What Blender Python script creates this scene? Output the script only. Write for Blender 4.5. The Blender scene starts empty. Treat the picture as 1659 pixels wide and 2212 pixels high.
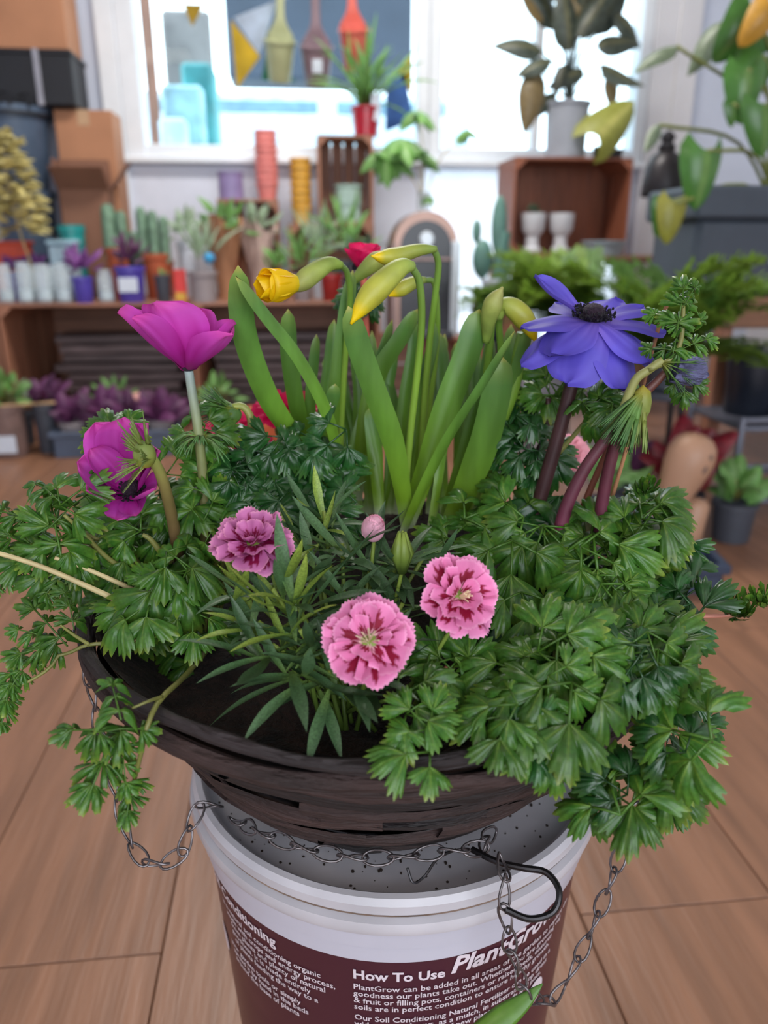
import bpy, math, random
from mathutils import Vector, Matrix, noise

D = bpy.data
SC = bpy.context.scene
COL = SC.collection
V = Vector
pi = math.pi
# ------------------------------------------------------------------ camera
F, CX, CY = 1660.0, 829.5, 1106.0
PITCH, YAW, HCAM = math.radians(19), math.radians(6.2), .75
cam = D.cameras.new('camera')
cam.sensor_fit = 'VERTICAL'
cam.sensor_height = 36
cam.lens = 36 * F / 2212
cam.clip_start = .02
cam.dof.use_dof = True
cam.dof.focus_distance = .47
cam.dof.aperture_fstop = 5.4
camo = D.objects.new('camera', cam)
camo.location = (0, 0, HCAM)
camo.rotation_euler = (pi / 2 - PITCH, 0, -YAW)
COL.objects.link(camo)
SC.camera = camo
HD = V((math.sin(YAW), math.cos(YAW), 0))
RT = V((math.cos(YAW), -math.sin(YAW), 0))
FW = HD * math.cos(PITCH) + V((0, 0, -math.sin(PITCH)))
UP = HD * math.sin(PITCH) + V((0, 0, math.cos(PITCH)))
CAM = V((0, 0, HCAM))


def ray(px, py):
    return FW + RT * ((px - CX) / F) + UP * ((CY - py) / F)


def at(px, py, d):                       # point at horizontal distance d ahead of the camera
    r = ray(px, py)
    return CAM + r * (d / r.dot(HD))


def on_y(px, py, y):                     # point on a plane parallel to the window wall
    r = ray(px, py)
    return CAM + r * (y / r.y)


def on_z(px, py, z):
    r = ray(px, py)
    return CAM + r * ((z - HCAM) / r.z)


def depth(p):
    return (p - CAM).dot(FW)


def m_of(px, p):                         # size in metres of px pixels at point p
    return px * depth(p) / F


# ------------------------------------------------------------------ world, lights, exposure
SC.view_settings.view_transform = 'Standard'
SC.view_settings.look = 'None'
SC.view_settings.exposure = -.3
SC.view_settings.gamma = 1.0
SC.view_settings.use_curve_mapping = False
w = D.worlds.new('world')
SC.world = w
w.use_nodes = True
bgn = w.node_tree.nodes['Background']
bgn.inputs[0].default_value = (.86, .93, 1.0, 1)     # even overcast sky
bgn.inputs[1].default_value = 6.4


def area(name, loc, rot, sx, sy, power, col, portal=False):
    l = D.lights.new(name, 'AREA')
    l.shape = 'RECTANGLE'
    l.size, l.size_y = sx, sy
    l.energy = power
    l.color = col
    o = D.objects.new(name, l)
    o.location = loc
    o.rotation_euler = rot
    COL.objects.link(o)
    if portal:
        l.cycles.is_portal = True
    return o


# portals that guide the sky's light in through the window wall and the shop front behind the photographer
area('window_portal', (.49, 4.10, 1.30), (-pi / 2, 0, 0), 2.34, 2.0, 1, (1, 1, 1), portal=True)
area('shopfront_portal', (.5, -2.28, 1.35), (pi / 2, 0, 0), 3.2, 2.0, 1, (1, 1, 1), portal=True)
# warm ceiling lamps
area('ceiling_lamp_light', (-1.3, -.9, 2.57), (0, 0, 0), .6, .6, 12, (1.0, .88, .74))
area('ceiling_lamp_light', (.2, 2.6, 2.57), (0, 0, 0), 1.2, .4, 62, (1.0, .96, .90))

# ------------------------------------------------------------------ materials


def srgb(c):
    return tuple((x / 12.92 if x <= .04045 else ((x + .055) / 1.055) ** 2.4) for x in [k / 255 for k in c])


MATS = {}


def mat(name, col, rough=.5, metal=0, var=.12, scale=12, bump=0, bscale=60, spec=.5, lucent=0, stretch=(1, 1, 1),
        rnd=.0, attr=None, ramp=None, vein=None, coat=0, jag=0, detail=3):
    """principled material; col is sRGB 0-255; ramp: stops over the mesh attribute `attr`"""
    if name in MATS:
        return MATS[name]
    m = D.materials.new(name)
    m.use_nodes = True
    nt = m.node_tree
    N, L = nt.nodes, nt.links
    b = N['Principled BSDF']
    b.inputs['Roughness'].default_value = rough
    b.inputs['Metallic'].default_value = metal
    b.inputs['Specular IOR Level'].default_value = spec
    b.inputs['Coat Weight'].default_value = coat
    tc = N.new('ShaderNodeTexCoord')
    mp = N.new('ShaderNodeMapping')
    mp.inputs['Scale'].default_value = stretch
    L.new(tc.outputs['Object'], mp.inputs['Vector'])
    oi = N.new('ShaderNodeObjectInfo')
    ad = N.new('ShaderNodeVectorMath')
    ad.operation = 'ADD'
    sc = N.new('ShaderNodeVectorMath')
    sc.operation = 'SCALE'
    cmb = N.new('ShaderNodeCombineXYZ')
    for i in range(3):
        L.new(oi.outputs['Random'], cmb.inputs[i])
    L.new(cmb.outputs[0], sc.inputs[0])
    sc.inputs['Scale'].default_value = 7.3
    L.new(mp.outputs[0], ad.inputs[0])
    L.new(sc.outputs[0], ad.inputs[1])
    nz = N.new('ShaderNodeTexNoise')
    nz.inputs['Scale'].default_value = scale
    nz.inputs['Detail'].default_value = detail
    L.new(ad.outputs[0], nz.inputs['Vector'])
    base = None
    if ramp:
        at_ = N.new('ShaderNodeAttribute')
        at_.attribute_name = attr or 'rad'
        src = at_.outputs['Fac']
        if jag:
            n2 = N.new('ShaderNodeTexNoise')
            n2.inputs['Scale'].default_value = jag
            L.new(tc.outputs['Object'], n2.inputs['Vector'])
            ma = N.new('ShaderNodeMath')
            ma.operation = 'MULTIPLY_ADD'
            ma.inputs[1].default_value = .5
            ma.inputs[2].default_value = -.25
            L.new(n2.outputs['Fac'], ma.inputs[0])
            mb = N.new('ShaderNodeMath')
            L.new(ma.outputs[0], mb.inputs[0])
            L.new(src, mb.inputs[1])
            src = mb.outputs[0]
        cr = N.new('ShaderNodeValToRGB')
        els = cr.color_ramp.elements
        while len(els) < len(ramp):
            els.new(.5)
        for e, (p, c) in zip(els, ramp):
            e.position = p
            e.color = srgb(c) + (1,)
        L.new(src, cr.inputs[0])
        base = cr.outputs[0]
    else:
        rgb = N.new('ShaderNodeRGB')
        rgb.outputs[0].default_value = srgb(col) + (1,)
        base = rgb.outputs[0]
    if vein:
        av = N.new('ShaderNodeAttribute')
        av.attribute_name = 'vein'
        mv = N.new('ShaderNodeMix')
        mv.data_type = 'RGBA'
        L.new(av.outputs['Fac'], mv.inputs[0])
        L.new(base, mv.inputs[6])
        mv.inputs[7].default_value = srgb(vein) + (1,)
        base = mv.outputs[2]
    hv = N.new('ShaderNodeHueSaturation')
    L.new(base, hv.inputs['Color'])
    mr = N.new('ShaderNodeMapRange')
    mr.inputs[1].default_value = .3
    mr.inputs[2].default_value = .7
    mr.inputs[3].default_value = 1 - var * 1.6
    mr.inputs[4].default_value = 1 + var * 1.6
    L.new(nz.outputs['Fac'], mr.inputs[0])
    val = mr.outputs[0]
    if rnd:
        mr2 = N.new('ShaderNodeMapRange')
        mr2.inputs[3].default_value = 1 - rnd
        mr2.inputs[4].default_value = 1 + rnd
        L.new(oi.outputs['Random'], mr2.inputs[0])
        mm = N.new('ShaderNodeMath')
        mm.operation = 'MULTIPLY'
        L.new(mr2.outputs[0], mm.inputs[0])
        L.new(val, mm.inputs[1])
        val = mm.outputs[0]
    L.new(val, hv.inputs['Value'])
    L.new(hv.outputs[0], b.inputs['Base Color'])
    if bump:
        nb = N.new('ShaderNodeTexNoise')
        nb.inputs['Scale'].default_value = bscale
        nb.inputs['Detail'].default_value = 4
        L.new(ad.outputs[0], nb.inputs['Vector'])
        bp = N.new('ShaderNodeBump')
        bp.inputs['Strength'].default_value = bump
        bp.inputs['Distance'].default_value = .01
        L.new(nb.outputs['Fac'], bp.inputs['Height'])
        L.new(bp.outputs[0], b.inputs['Normal'])
    if lucent:
        tr = N.new('ShaderNodeBsdfTranslucent')
        L.new(hv.outputs[0], tr.inputs['Color'])
        mx = N.new('ShaderNodeMixShader')
        mx.inputs[0].default_value = lucent
        L.new(b.outputs[0], mx.inputs[1])
        L.new(tr.outputs[0], mx.inputs[2])
        L.new(mx.outputs[0], N['Material Output'].inputs['Surface'])
    MATS[name] = m
    return m


def wood(name, col, axis=1, var=.16, rough=.55, rnd=.12, scale=9, bump=.25):
    st = [7.0, 7.0, 7.0]
    st[axis] = .6
    return mat(name, col, rough=rough, var=var, scale=scale, stretch=tuple(st), rnd=rnd, bump=bump, bscale=14, detail=6)


def glass_mat(name, tint=(235, 245, 248), gl=.12, rough=.02):
    if name in MATS:
        return MATS[name]
    m = D.materials.new(name)
    m.use_nodes = True
    nt = m.node_tree
    N, L = nt.nodes, nt.links
    N.remove(N['Principled BSDF'])
    tr = N.new('ShaderNodeBsdfTransparent')
    tr.inputs[0].default_value = srgb(tint) + (1,)
    g = N.new('ShaderNodeBsdfGlossy')
    g.inputs['Roughness'].default_value = rough
    lw = N.new('ShaderNodeLayerWeight')
    lw.inputs[0].default_value = gl
    mx = N.new('ShaderNodeMixShader')
    L.new(lw.outputs['Facing'], mx.inputs[0])
    L.new(tr.outputs[0], mx.inputs[1])
    L.new(g.outputs[0], mx.inputs[2])
    L.new(mx.outputs[0], N['Material Output'].inputs['Surface'])
    MATS[name] = m
    return m


# ------------------------------------------------------------------ mesh helpers
class MB:
    def __init__(s):
        s.v, s.f, s.r, s.n = [], [], [], []

    def add(s, vs, fs, rad=None, vein=None, M=None):
        o = len(s.v)
        s.v += [tuple(M @ V(p)) if M is not None else tuple(p) for p in vs]
        s.f += [tuple(i + o for i in f) for f in fs]
        s.r += rad if rad else [0] * len(vs)
        s.n += vein if vein else [0] * len(vs)
        return s

    def bx(s, x0, x1, y0, y1, z0, z1, M=None):
        vs = [(x, y, z) for z in (z0, z1) for y in (y0, y1) for x in (x0, x1)]
        return s.add(vs, [(0, 2, 3, 1), (4, 5, 7, 6), (0, 1, 5, 4), (2, 6, 7, 3), (0, 4, 6, 2), (1, 3, 7, 5)], M=M)

    def bevbox(s, x0, x1, y0, y1, z0, z1, b, M=None):
        """box with chamfered edges"""
        vs, idx = [], {}
        X, Y, Z = (x0, x1), (y0, y1), (z0, z1)
        for i in (0, 1):
            for j in (0, 1):
                for k in (0, 1):
                    sx, sy, sz = (1 - 2 * i), (1 - 2 * j), (1 - 2 * k)
                    for ax in range(3):
                        p = [X[i], Y[j], Z[k]]
                        if ax != 0: p[0] += sx * b
                        if ax != 1: p[1] += sy * b
                        if ax != 2: p[2] += sz * b
                        idx[(i, j, k, ax)] = len(vs)
                        vs.append(tuple(p))
        fs = []
        q = [(0, 0), (1, 0), (1, 1), (0, 1)]
        for side in (0, 1):
            fs.append(tuple(idx[(side, a, c, 0)] for a, c in q))
            fs.append(tuple(idx[(a, side, c, 1)] for a, c in q))
            fs.append(tuple(idx[(a, c, side, 2)] for a, c in q))
        for a in (0, 1):
            for c in (0, 1):
                fs.append((idx[(0, a, c, 1)], idx[(1, a, c, 1)], idx[(1, a, c, 2)], idx[(0, a, c, 2)]))
                fs.append((idx[(a, 0, c, 0)], idx[(a, 1, c, 0)], idx[(a, 1, c, 2)], idx[(a, 0, c, 2)]))
                fs.append((idx[(a, c, 0, 0)], idx[(a, c, 1, 0)], idx[(a, c, 1, 1)], idx[(a, c, 0, 1)]))
                for e in (0, 1):
                    fs.append(tuple(idx[(a, c, e, k)] for k in range(3)))
        return s.add(vs, fs, M=M)

    def tube(s, pts, rad, n=8, cap=True, M=None, flat=1.0, up=None, r0=0.0, r1=1.0):
        pts = [V(p) for p in pts]
        k = len(pts)
        if not hasattr(rad, '__len__'):
            rad = [rad] * k
        vs, fs, at_ = [], [], []
        t0 = (pts[1] - pts[0]).normalized()
        a = V(up) if up is not None else (V((0, 0, 1)) if abs(t0.z) < .9 else V((1, 0, 0)))
        nrm = (a - t0 * a.dot(t0)).normalized()
        for i, p in enumerate(pts):
            t = (pts[min(i + 1, k - 1)] - pts[max(i - 1, 0)])
            t = t.normalized() if t.length > 1e-9 else t0
            nrm = (nrm - t * nrm.dot(t))
            nrm = nrm.normalized() if nrm.length > 1e-6 else t.orthogonal().normalized()
            bn = t.cross(nrm)
            for j in range(n):
                c = 2 * pi * j / n
                vs.append(p + (nrm * math.cos(c) * flat + bn * math.sin(c)) * rad[i])
                at_.append(r0 + (r1 - r0) * i / (k - 1))
        for i in range(k - 1):
            for j in range(n):
                j2 = (j + 1) % n
                fs.append((i * n + j, i * n + j2, (i + 1) * n + j2, (i + 1) * n + j))
        if cap:
            fs.append(tuple(range(n - 1, -1, -1)))
            fs.append(tuple((k - 1) * n + j for j in range(n)))
        return s.add(vs, fs, at_, M=M)

    def lathe(s, prof, n=32, c=(0, 0, 0), M=None, a0=0, a1=2 * pi, wob=None):
        full = abs(a1 - a0 - 2 * pi) < 1e-6
        m = n if full else n + 1
        vs, fs, at_ = [], [], []
        for i, (r, z) in enumerate(prof):
            for j in range(m):
                a = a0 + (a1 - a0) * j / n
                rr, zz = r, z
                if wob:
                    dr, dz = wob(i, a)
                    rr, zz = r + dr, z + dz
                vs.append((c[0] + rr * math.cos(a), c[1] + rr * math.sin(a), c[2] + zz))
                at_.append(i / (len(prof) - 1))
        for i in range(len(prof) - 1):
            for j in range(n):
                j2 = (j + 1) % m
                fs.append((i * m + j, i * m + j2, (i + 1) * m + j2, (i + 1) * m + j))
        return s.add(vs, fs, at_, M=M)

    def grid(s, fn, nu, nv, M=None):
        vs, fs, r, n = [], [], [], []
        for i in range(nv + 1):
            for j in range(nu + 1):
                o = fn(j / nu, i / nv)
                vs.append(o[0]); r.append(o[1]); n.append(o[2])
        for i in range(nv):
            for j in range(nu):
                a = i * (nu + 1) + j
                fs.append((a, a + 1, a + nu + 2, a + nu + 1))
        return s.add(vs, fs, r, n, M=M)

    def sphere(s, c, r, n=12, m=8, sc=(1, 1, 1), M=None):
        vs, fs = [], []
        for i in range(m + 1):
            th = pi * i / m
            for j in range(n):
                a = 2 * pi * j / n
                vs.append((c[0] + r * sc[0] * math.sin(th) * math.cos(a), c[1] + r * sc[1] * math.sin(th) * math.sin(a),
                           c[2] + r * sc[2] * math.cos(th)))
        for i in range(m):
            for j in range(n):
                j2 = (j + 1) % n
                fs.append((i * n + j, (i + 1) * n + j, (i + 1) * n + j2, i * n + j2))
        return s.add(vs, fs, [1 - i / m for i in range(m + 1) for _ in range(n)], M=M)

    def mesh(s, name, smooth=35, off=None):
        me = D.meshes.new(name)
        vs = s.v if off is None else [(p[0] - off[0], p[1] - off[1], p[2] - off[2]) for p in s.v]
        me.from_pydata(vs, [], s.f)
        for nm, arr in (('rad', s.r), ('vein', s.n)):
            a = me.attributes.new(nm, 'FLOAT', 'POINT')
            a.data.foreach_set('value', arr)
        if smooth:
            me.polygons.foreach_set('use_smooth', [True] * len(me.polygons))
            if smooth < 180:
                me.set_sharp_from_angle(angle=math.radians(smooth))
        me.update()
        return me

    def build(s, name, m, parent=None, off=None, smooth=35):
        return ob(name, s.mesh(name, smooth, off), m, parent)


def ob(name, me, m, parent=None, M=None):
    if m is not None and not me.materials:
        me.materials.append(m)
    o = D.objects.new(name, me)
    COL.objects.link(o)
    if parent is not None:
        o.parent = parent
    if M is not None:
        o.matrix_local = M
    return o


def tag(o, label, cat=None, group=None, kind=None):
    if label: o['label'] = label
    if cat: o['category'] = cat
    if group: o['group'] = group
    if kind: o['kind'] = kind
    return o


def thing(name, label, cat, loc=(0, 0, 0), group=None, rotz=0):
    o = D.objects.new(name, None)
    o.empty_display_size = .05
    COL.objects.link(o)
    o.location = loc
    o.rotation_euler = (0, 0, rotz)
    return tag(o, label, cat, group)


def struct(name, mb, m, parent=None, smooth=35, off=None):
    o = mb.build(name, m, parent, off, smooth)
    if parent is None:
        o['kind'] = 'structure'
    return o


def bez(pts, n=16):
    """smooth curve through the points (Catmull-Rom)"""
    pts = [V(p) for p in pts]
    P = [pts[0] * 2 - pts[1]] + pts + [pts[-1] * 2 - pts[-2]]
    out = []
    k = len(pts) - 1
    for i in range(n + 1):
        u = i / n * k
        j = min(int(u), k - 1)
        t = u - j
        a, b, c, d = P[j], P[j + 1], P[j + 2], P[j + 3]
        out.append(.5 * ((2 * b) + (c - a) * t + (2 * a - 5 * b + 4 * c - d) * t * t + (3 * b - a - 3 * c + d) * t ** 3))
    return out


def frame(p, z, y):
    """matrix with local +Z along z and +Y as near y as can be"""
    z = V(z).normalized()
    y = V(y)
    y = y - z * y.dot(z)
    y = y.normalized() if y.length > 1e-6 else z.orthogonal().normalized()
    x = y.cross(z)
    M = Matrix((x, y, z)).transposed().to_4x4()
    M.translation = V(p)
    return M


RNG = random.Random(7)
U = RNG.uniform
# ================================================================== the room
M_wall = mat('wall_paint', (204, 210, 226), rough=.7, var=.03, scale=3, bump=.05)
M_wallr = mat('wall_plaster', (222, 220, 224), rough=.8, var=.05, scale=2.5, bump=.1)
M_frame = mat('window_paint', (228, 232, 238), rough=.4, var=.02)
M_floor = wood('floor_board', (140, 99, 75), axis=1, var=.15, rough=.42, rnd=.06, scale=5, bump=.12)
M_dark = mat('gap_dark', (52, 34, 26), rough=.9)
M_ceil = mat('ceiling_paint', (225, 222, 216), rough=.8, var=.02)
M_glass = glass_mat('window_glass')

XL, XR, YB, YF, ZC = -2.3, 2.4, 4.0, -2.2, 2.6
fl = struct('floor', MB().bx(XL, XR, YF, YB + .1, -.05, -.006), M_dark)
pk = MB().bevbox(0, .2415, 0, 1.2185, -.0058, 0, .0012).mesh('plank', 25)
i = 0
x = .309 - .243 * 11
while x < XR - .02:
    off = [.68, .12, .93, .41][i % 4] if i != 11 else .68
    y = off - 1.22 * 3
    while y < YB:
        ob('plank', pk, M_floor, fl, Matrix.Translation((x, y, 0)))
        y += 1.22
    x += .243
    i += 1

wb = MB()
SILL, W1a, W1b, W2a, W2b, HEAD = 1.20, -.68, .60, .69, 1.66, 2.3
wb.bx(XL, .62, YB, YB + .12, 0, SILL - .03)
wb.bx(1.64, XR, YB, YB + .12, 0, SILL - .03)
wb.bx(.62, 1.64, YB, YB + .12, 0, .3)
wb.bx(.62, 1.64, YB, YB + .12, 1.11, SILL - .03)
wb.bx(XL, W1a, YB, YB + .12, SILL - .03, ZC)
wb.bx(W2b, XR, YB, YB + .12, SILL - .03, ZC)
wb.bx(W1a, W2b, YB, YB + .12, HEAD, ZC)
wb.bx(W1b + .02, W2a - .02, YB + .01, YB + .1, SILL - .03, HEAD)
struct('wall_back', wb, M_wall)
struct('wall_left', MB().bx(XL - .1, XL, YF, YB + .12, 0, ZC), M_wall)
struct('wall_right', MB().bx(XR, XR + .1, YF, YB + .12, 0, ZC), M_wallr)
struct('ceiling', MB().bx(XL - .1, XR + .1, YF, YB + .12, ZC, ZC + .1), M_ceil)
# shop front behind the photographer: low wall, piers and head around an open glazed bay
ws = MB()
ws.bx(XL, XR, YF - .1, YF, 0, .35)
ws.bx(XL, -1.1, YF - .1, YF, .35, ZC)
ws.bx(2.1, XR, YF - .1, YF, .35, ZC)
ws.bx(-1.1, 2.1, YF - .1, YF, 2.35, ZC)
struct('wall_front', ws, M_wall)

for n, (a, b) in enumerate(((W1a, W1b), (W2a, W2b)), 1):
    fr = MB()
    t = .075 if n == 1 else .055
    fr.bevbox(a - t, a + .012, YB - .035, YB + .09, SILL - .06, HEAD + .05, .006)
    fr.bevbox(b - .012, b + (.05 if n == 1 else .04), YB - .035, YB + .09, SILL - .06, HEAD + .05, .006)
    fr.bx(a, b, YB - .02, YB + .08, HEAD - .02, HEAD + .04)
    fr.bevbox(a, b, YB - .02, YB + .08, SILL - .06, SILL, .006)
    wn = struct('window_%d' % n, fr, M_frame)
    MB().bevbox(a - .09, b + .05, YB - .07, YB + .02, SILL - .085, SILL - .055, .006).build('window_sill', M_frame, wn)
    MB().bx(a, b, YB + .04, YB + .045, SILL, HEAD - .02).build('pane', M_glass, wn)
    if n == 2:
        MB().bevbox(W2a + .46, W2a + .50, YB + .0, YB + .07, SILL, HEAD, .004).build('mullion', M_frame, wn)
# translucent sheet added to make the wall below the bright window glare white
w3 = struct('window_3', MB().bevbox(.60, .625, YB - .015, YB + .09, .3, 1.12, .004).bevbox(1.635, 1.66, YB - .015, YB + .09, .3, 1.12, .004), M_frame)
MB().bx(.62, 1.64, YB + .03, YB + .036, .3, 1.11).build('pane', mat('glare_sheet', (240, 243, 246), rough=.6, lucent=.8, var=.01), w3)
# white post at the left end of the panelled wall, and the panelled strip below the window
struct('trim_1', MB().bevbox(-.84, -.755, YB - .04, YB, .4, ZC, .006), M_frame)
struct('trim_2', MB().bx(-.755, .60, YB - .012, YB, 0, SILL - .09), mat('panel_paint', (218, 222, 236), rough=.6, var=.02))
struct('trim_3', MB().bevbox(1.70, 1.93, YB - .05, YB, .0, ZC, .008), M_wallr)

# ================================================================== white tub of plant feed
BC = at(850, 1750, .516)
BX, BY = BC.x, BC.y
tub = thing('plastic_tub', 'white lidded plastic tub with maroon printed label under the basket', 'tub', (BX, BY, 0))
M_white = mat('white_plastic', (184, 182, 194), rough=.32, var=.03, scale=8, bump=.02)
M_label = mat('maroon_label', (66, 27, 42), rough=.35, var=.05, scale=5, coat=.2)
M_ink = mat('white_ink', (214, 202, 210), rough=.5, var=.03)
ZL = .322


def rad_at(z):
    return .126 + (.147 - .126) * z / ZL


MB().lathe([(0, .0), (.12, 0), (.126, .006), (.1465, ZL), (.1500, ZL + .001), (.1505, .336), (.1535, .338), (.1545, .35), (.1505, .353)],
           96).build('body', M_white, tub)
MB().lathe([(rad_at(.02) + .0006, .02), (rad_at(ZL) + .0006, ZL - .0005)], 96).build('label_sleeve', M_label, tub)
lid = MB().lathe([(.149, .350), (.1535, .3505), (.1575, .353), (.159, .358), (.1580, .3625), (.1535, .3640), (.1530, .366), (.1555, .3675), (.1560, .374), (.1535, .378),
                  (.1495, .3785), (.1465, .376), (.1440, .367), (.138, .3635), (.12, .3625), (0, .3625)], 96).build('lid', mat('lid_plastic', (188, 184, 190), rough=.35, var=.09, scale=14, bump=.02), tub)
M_grime = mat('lid_dirt', (46, 34, 28), rough=.9)
gm = MB()
for k in range(130):
    a = U(-2.6, -.5) if k % 3 else U(-3.1, .1)
    r = U(.09, .142)
    s = U(.0004, .0013)
    gm.sphere((r * math.cos(a), r * math.sin(a), .363 + (.0012 if r > .138 else 0)), s, 5, 3, (1, U(.6, 1.5), .7))
tag(gm.build('dirt_crumbs', M_grime, lid), 'dark compost crumbs scattered on the lid', kind='stuff')
MB().lathe([(.1542, .3646), (.1534, .3650)], 96).build('grime_line', mat('rim_grime', (126, 104, 90), rough=.8, var=.3, scale=40), lid)

# lettering wrapped on the tub
_dg = None


def letters(name, lines, size, x, z, lead, parent, shear=0, bold=0.0, xs=None, lean=0.0):
    """x: start as an arc length left of the front, z: first baseline"""
    mb = MB()
    for n, s in enumerate(lines):
        cu = D.curves.new('t', 'FONT')
        cu.body = s
        cu.size = size
        cu.shear = shear
        cu.offset = bold
        cu.resolution_u = 2
        t = D.objects.new('t', cu)
        COL.objects.link(t)
        me = D.meshes.new_from_object(t.evaluated_get(bpy.context.evaluated_depsgraph_get()))
        x0 = (xs[n] if xs else x)
        vs = []
        for v in me.vertices:
            zz = z - lead * n + v.co.y + lean * (x0 + v.co.x - x)
            R = rad_at(zz) + .0012
            a = -pi / 2 + YAWB + (x0 + v.co.x) / .147
            vs.append((R * math.cos(a), R * math.sin(a), zz))
        mb.add(vs, [tuple(p.vertices) for p in me.polygons])
        D.objects.remove(t)
        D.meshes.remove(me)
    return mb.build(name, M_ink, parent, smooth=0)


# the camera sees the tub along this bearing
YAWB = -math.atan2(BX, BY)
letters('lettering', ['How To Use'], .0114, -.026, .3035, .01, tub, bold=.00035)
letters('lettering', ['PlantGrow'], .0205, .0375, .3055, .01, tub, shear=.25, bold=.0006)
letters('lettering', ['PlantGrow can be added in all areas of the garden to replace the',
                      'goodness our plants take out. Whether you are growing veg',
                      '& fruit or filling pots, containers or raised beds, ensures',
                      'soils are in perfect condition to ensure healthy growth.'], .0070, -.026, .2935, .0064, tub, bold=.00008)
letters('lettering', ['Our Soil Conditioning Natural Fertiliser can be used in a',
                      'wide range of ways, as a mulch, in substrates, top dress',
                      'and around the roots of new plants in beds and pots.'], .0070, -.026, .2640, .0064, tub, bold=.00008)
letters('lettering', ['Soil Conditioning'], .0125, -.170, .3055, .01, tub, bold=.00035)
letters('lettering', ['is a natural soil conditioning organic',
                      'made with crops and energy process,',
                      'from plants and plenty of natural',
                      'goodness. It is made entirely',
                      'of plants feeding the way to a'], .0070, -.172, .2955, .0064, tub, xs=[-.150, -.144, -.138, -.138, -.135], bold=.00008)
letters('lettering', ['your garden tools or simply',
                      'spread it by hand in the beds',
                      'around the base of plants'], .0070, -.160, .2600, .0064, tub, xs=[-.145, -.142, -.140], bold=.00008)
for (cx_, cz_, rx_, rz_) in ((-.168, .244, .010, .0125), (.120, .236, .010, .0125)):
    vs = []
    for k in range(25):
        a = 2 * pi * k / 24
        x_, z_ = (0, 0) if k == 24 else (rx_ * math.cos(a), rz_ * math.sin(a))
        R = rad_at(cz_ + z_) + .0012
        an = -pi / 2 + YAWB + (cx_ + x_) / .147
        vs.append((R * math.cos(an), R * math.sin(an), cz_ + z_))
    MB().add(vs, [(k, (k + 1) % 24, 24) for k in range(24)]).build('oval_badge', M_ink, tub)

# ================================================================== the hanging basket
KC = at(822, 1400, .518)
KX, KY = KC.x, KC.y
ZR, ZB = .510, .3655
RR, RB = .203, .086
bask = thing('hanging_basket', 'dark bark-strip hanging basket standing on the white tub', 'basket', (KX, KY, ZB))
M_bark = mat('bark_strip', (52, 36, 34), rough=.75, var=.35, scale=3.5, stretch=(4, 4, 30), bump=.6, bscale=14, rnd=.3, detail=6)
M_barkd = mat('bark_dark', (32, 25, 26), rough=.7, var=.4, scale=3.5, stretch=(4, 4, 40), bump=.6, bscale=12, rnd=.3, detail=6)
M_liner = mat('black_liner', (14, 13, 14), rough=.5, bump=.1, bscale=30)


def bask_r(t):                            # t 0 bottom .. 1 rim
    return RB + (RR - RB) * (t ** .70)


def bask_tilt(a):                         # the basket leans a little down to the right
    return -.006 * math.cos(a)


nz = noise.noise
MB().lathe([(0, .0)] + [(bask_r(t) - .005, (ZR - ZB) * t) for t in [k / 10 for k in range(11)]] + [(RR - .010, ZR - ZB - .012)], 64,
           wob=lambda i, a: (0, bask_tilt(a) if i > 8 else 0)).build('liner', M_liner, bask)
for k in range(64):
    t0 = (k % 8) / 8.0 * .93 + U(-.03, .03)
    wd = U(.07, .17)
    a0 = U(0, 2 * pi)
    span = U(.7, 2.2)
    slope = U(-.05, .05)
    lift = U(.0, .005)
    nn = 16
    sd = U(0, 100)

    def fn(u, v, t0=t0, wd=wd, a0=a0, span=span, slope=slope, lift=lift, sd=sd):
        a = a0 + span * (u - .5)
        ragged = .05 * nz(V((u * 9, sd, v * 3)))
        t = t0 + wd * (v - .5) * (1 + .6 * nz(V((u * 5, sd, 7)))) + slope * (u - .5) + ragged * (1 if v > .5 else -1) * .6
        tt = min(1.02, max(.0, t))
        r = bask_r(tt) + .001 + lift + .004 * math.sin(v * pi) + .005 * nz(V((u * 4, v * 2, sd)))
        return (V((r * math.cos(a), r * math.sin(a), (ZR - ZB) * tt + bask_tilt(a) * tt)), v, 0)
    mb = MB().grid(fn, nn, 4)
    mb.build('bark_strip', M_bark if k % 3 else M_barkd, bask)
# rolled rim: three irregular bands of cane bound with liner
for k in (0, 2):
    sd = 11.3 * k
    pts, rr = [], []
    for j in range(97):
        a = 2 * pi * j / 96
        w_ = .004 * nz(V((math.cos(a) * 2, math.sin(a) * 2, sd)))
        r = RR + [.002, -.006, .001, -.012][k] + w_
        pts.append((r * math.cos(a), r * math.sin(a), ZR - ZB + [.002, .004, -.012, -.006][k] + .004 * nz(V((math.sin(a) * 3, math.cos(a) * 3, sd + 5))) + bask_tilt(a)))
        rr.append([.004, .0035, .005, .004][k] * (1 + .4 * nz(V((math.cos(a) * 6, math.sin(a) * 6, sd)))))
    MB().tube(pts, rr, 8, cap=False).build('rim_cane', M_barkd if k != 2 else M_bark, bask)

M_soil = mat('compost', (36, 22, 17), rough=.95, var=.5, scale=60, bump=1, bscale=220, detail=8)


def soil_z(x, y):                         # height of compost at an offset from the basket centre
    r = math.hypot(x, y)
    z = .466 + .055 * math.exp(-((x) ** 2 + (y - .05) ** 2) / .012) + .010 * max(0, -x / .2)
    z += .004 * nz(V((x * 40, y * 40, 1))) + .0025 * nz(V((x * 110, y * 110, 4)))
    if r > .165:
        z += (r - .165) * 1.1
    return z


def sfn(u, v):
    a, r = 2 * pi * u, .199 * v
    x_, y_ = r * math.cos(a), r * math.sin(a)
    return (V((x_, y_, soil_z(x_, y_) - .48 + bask_tilt(a) * v)), v, 0)


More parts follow.
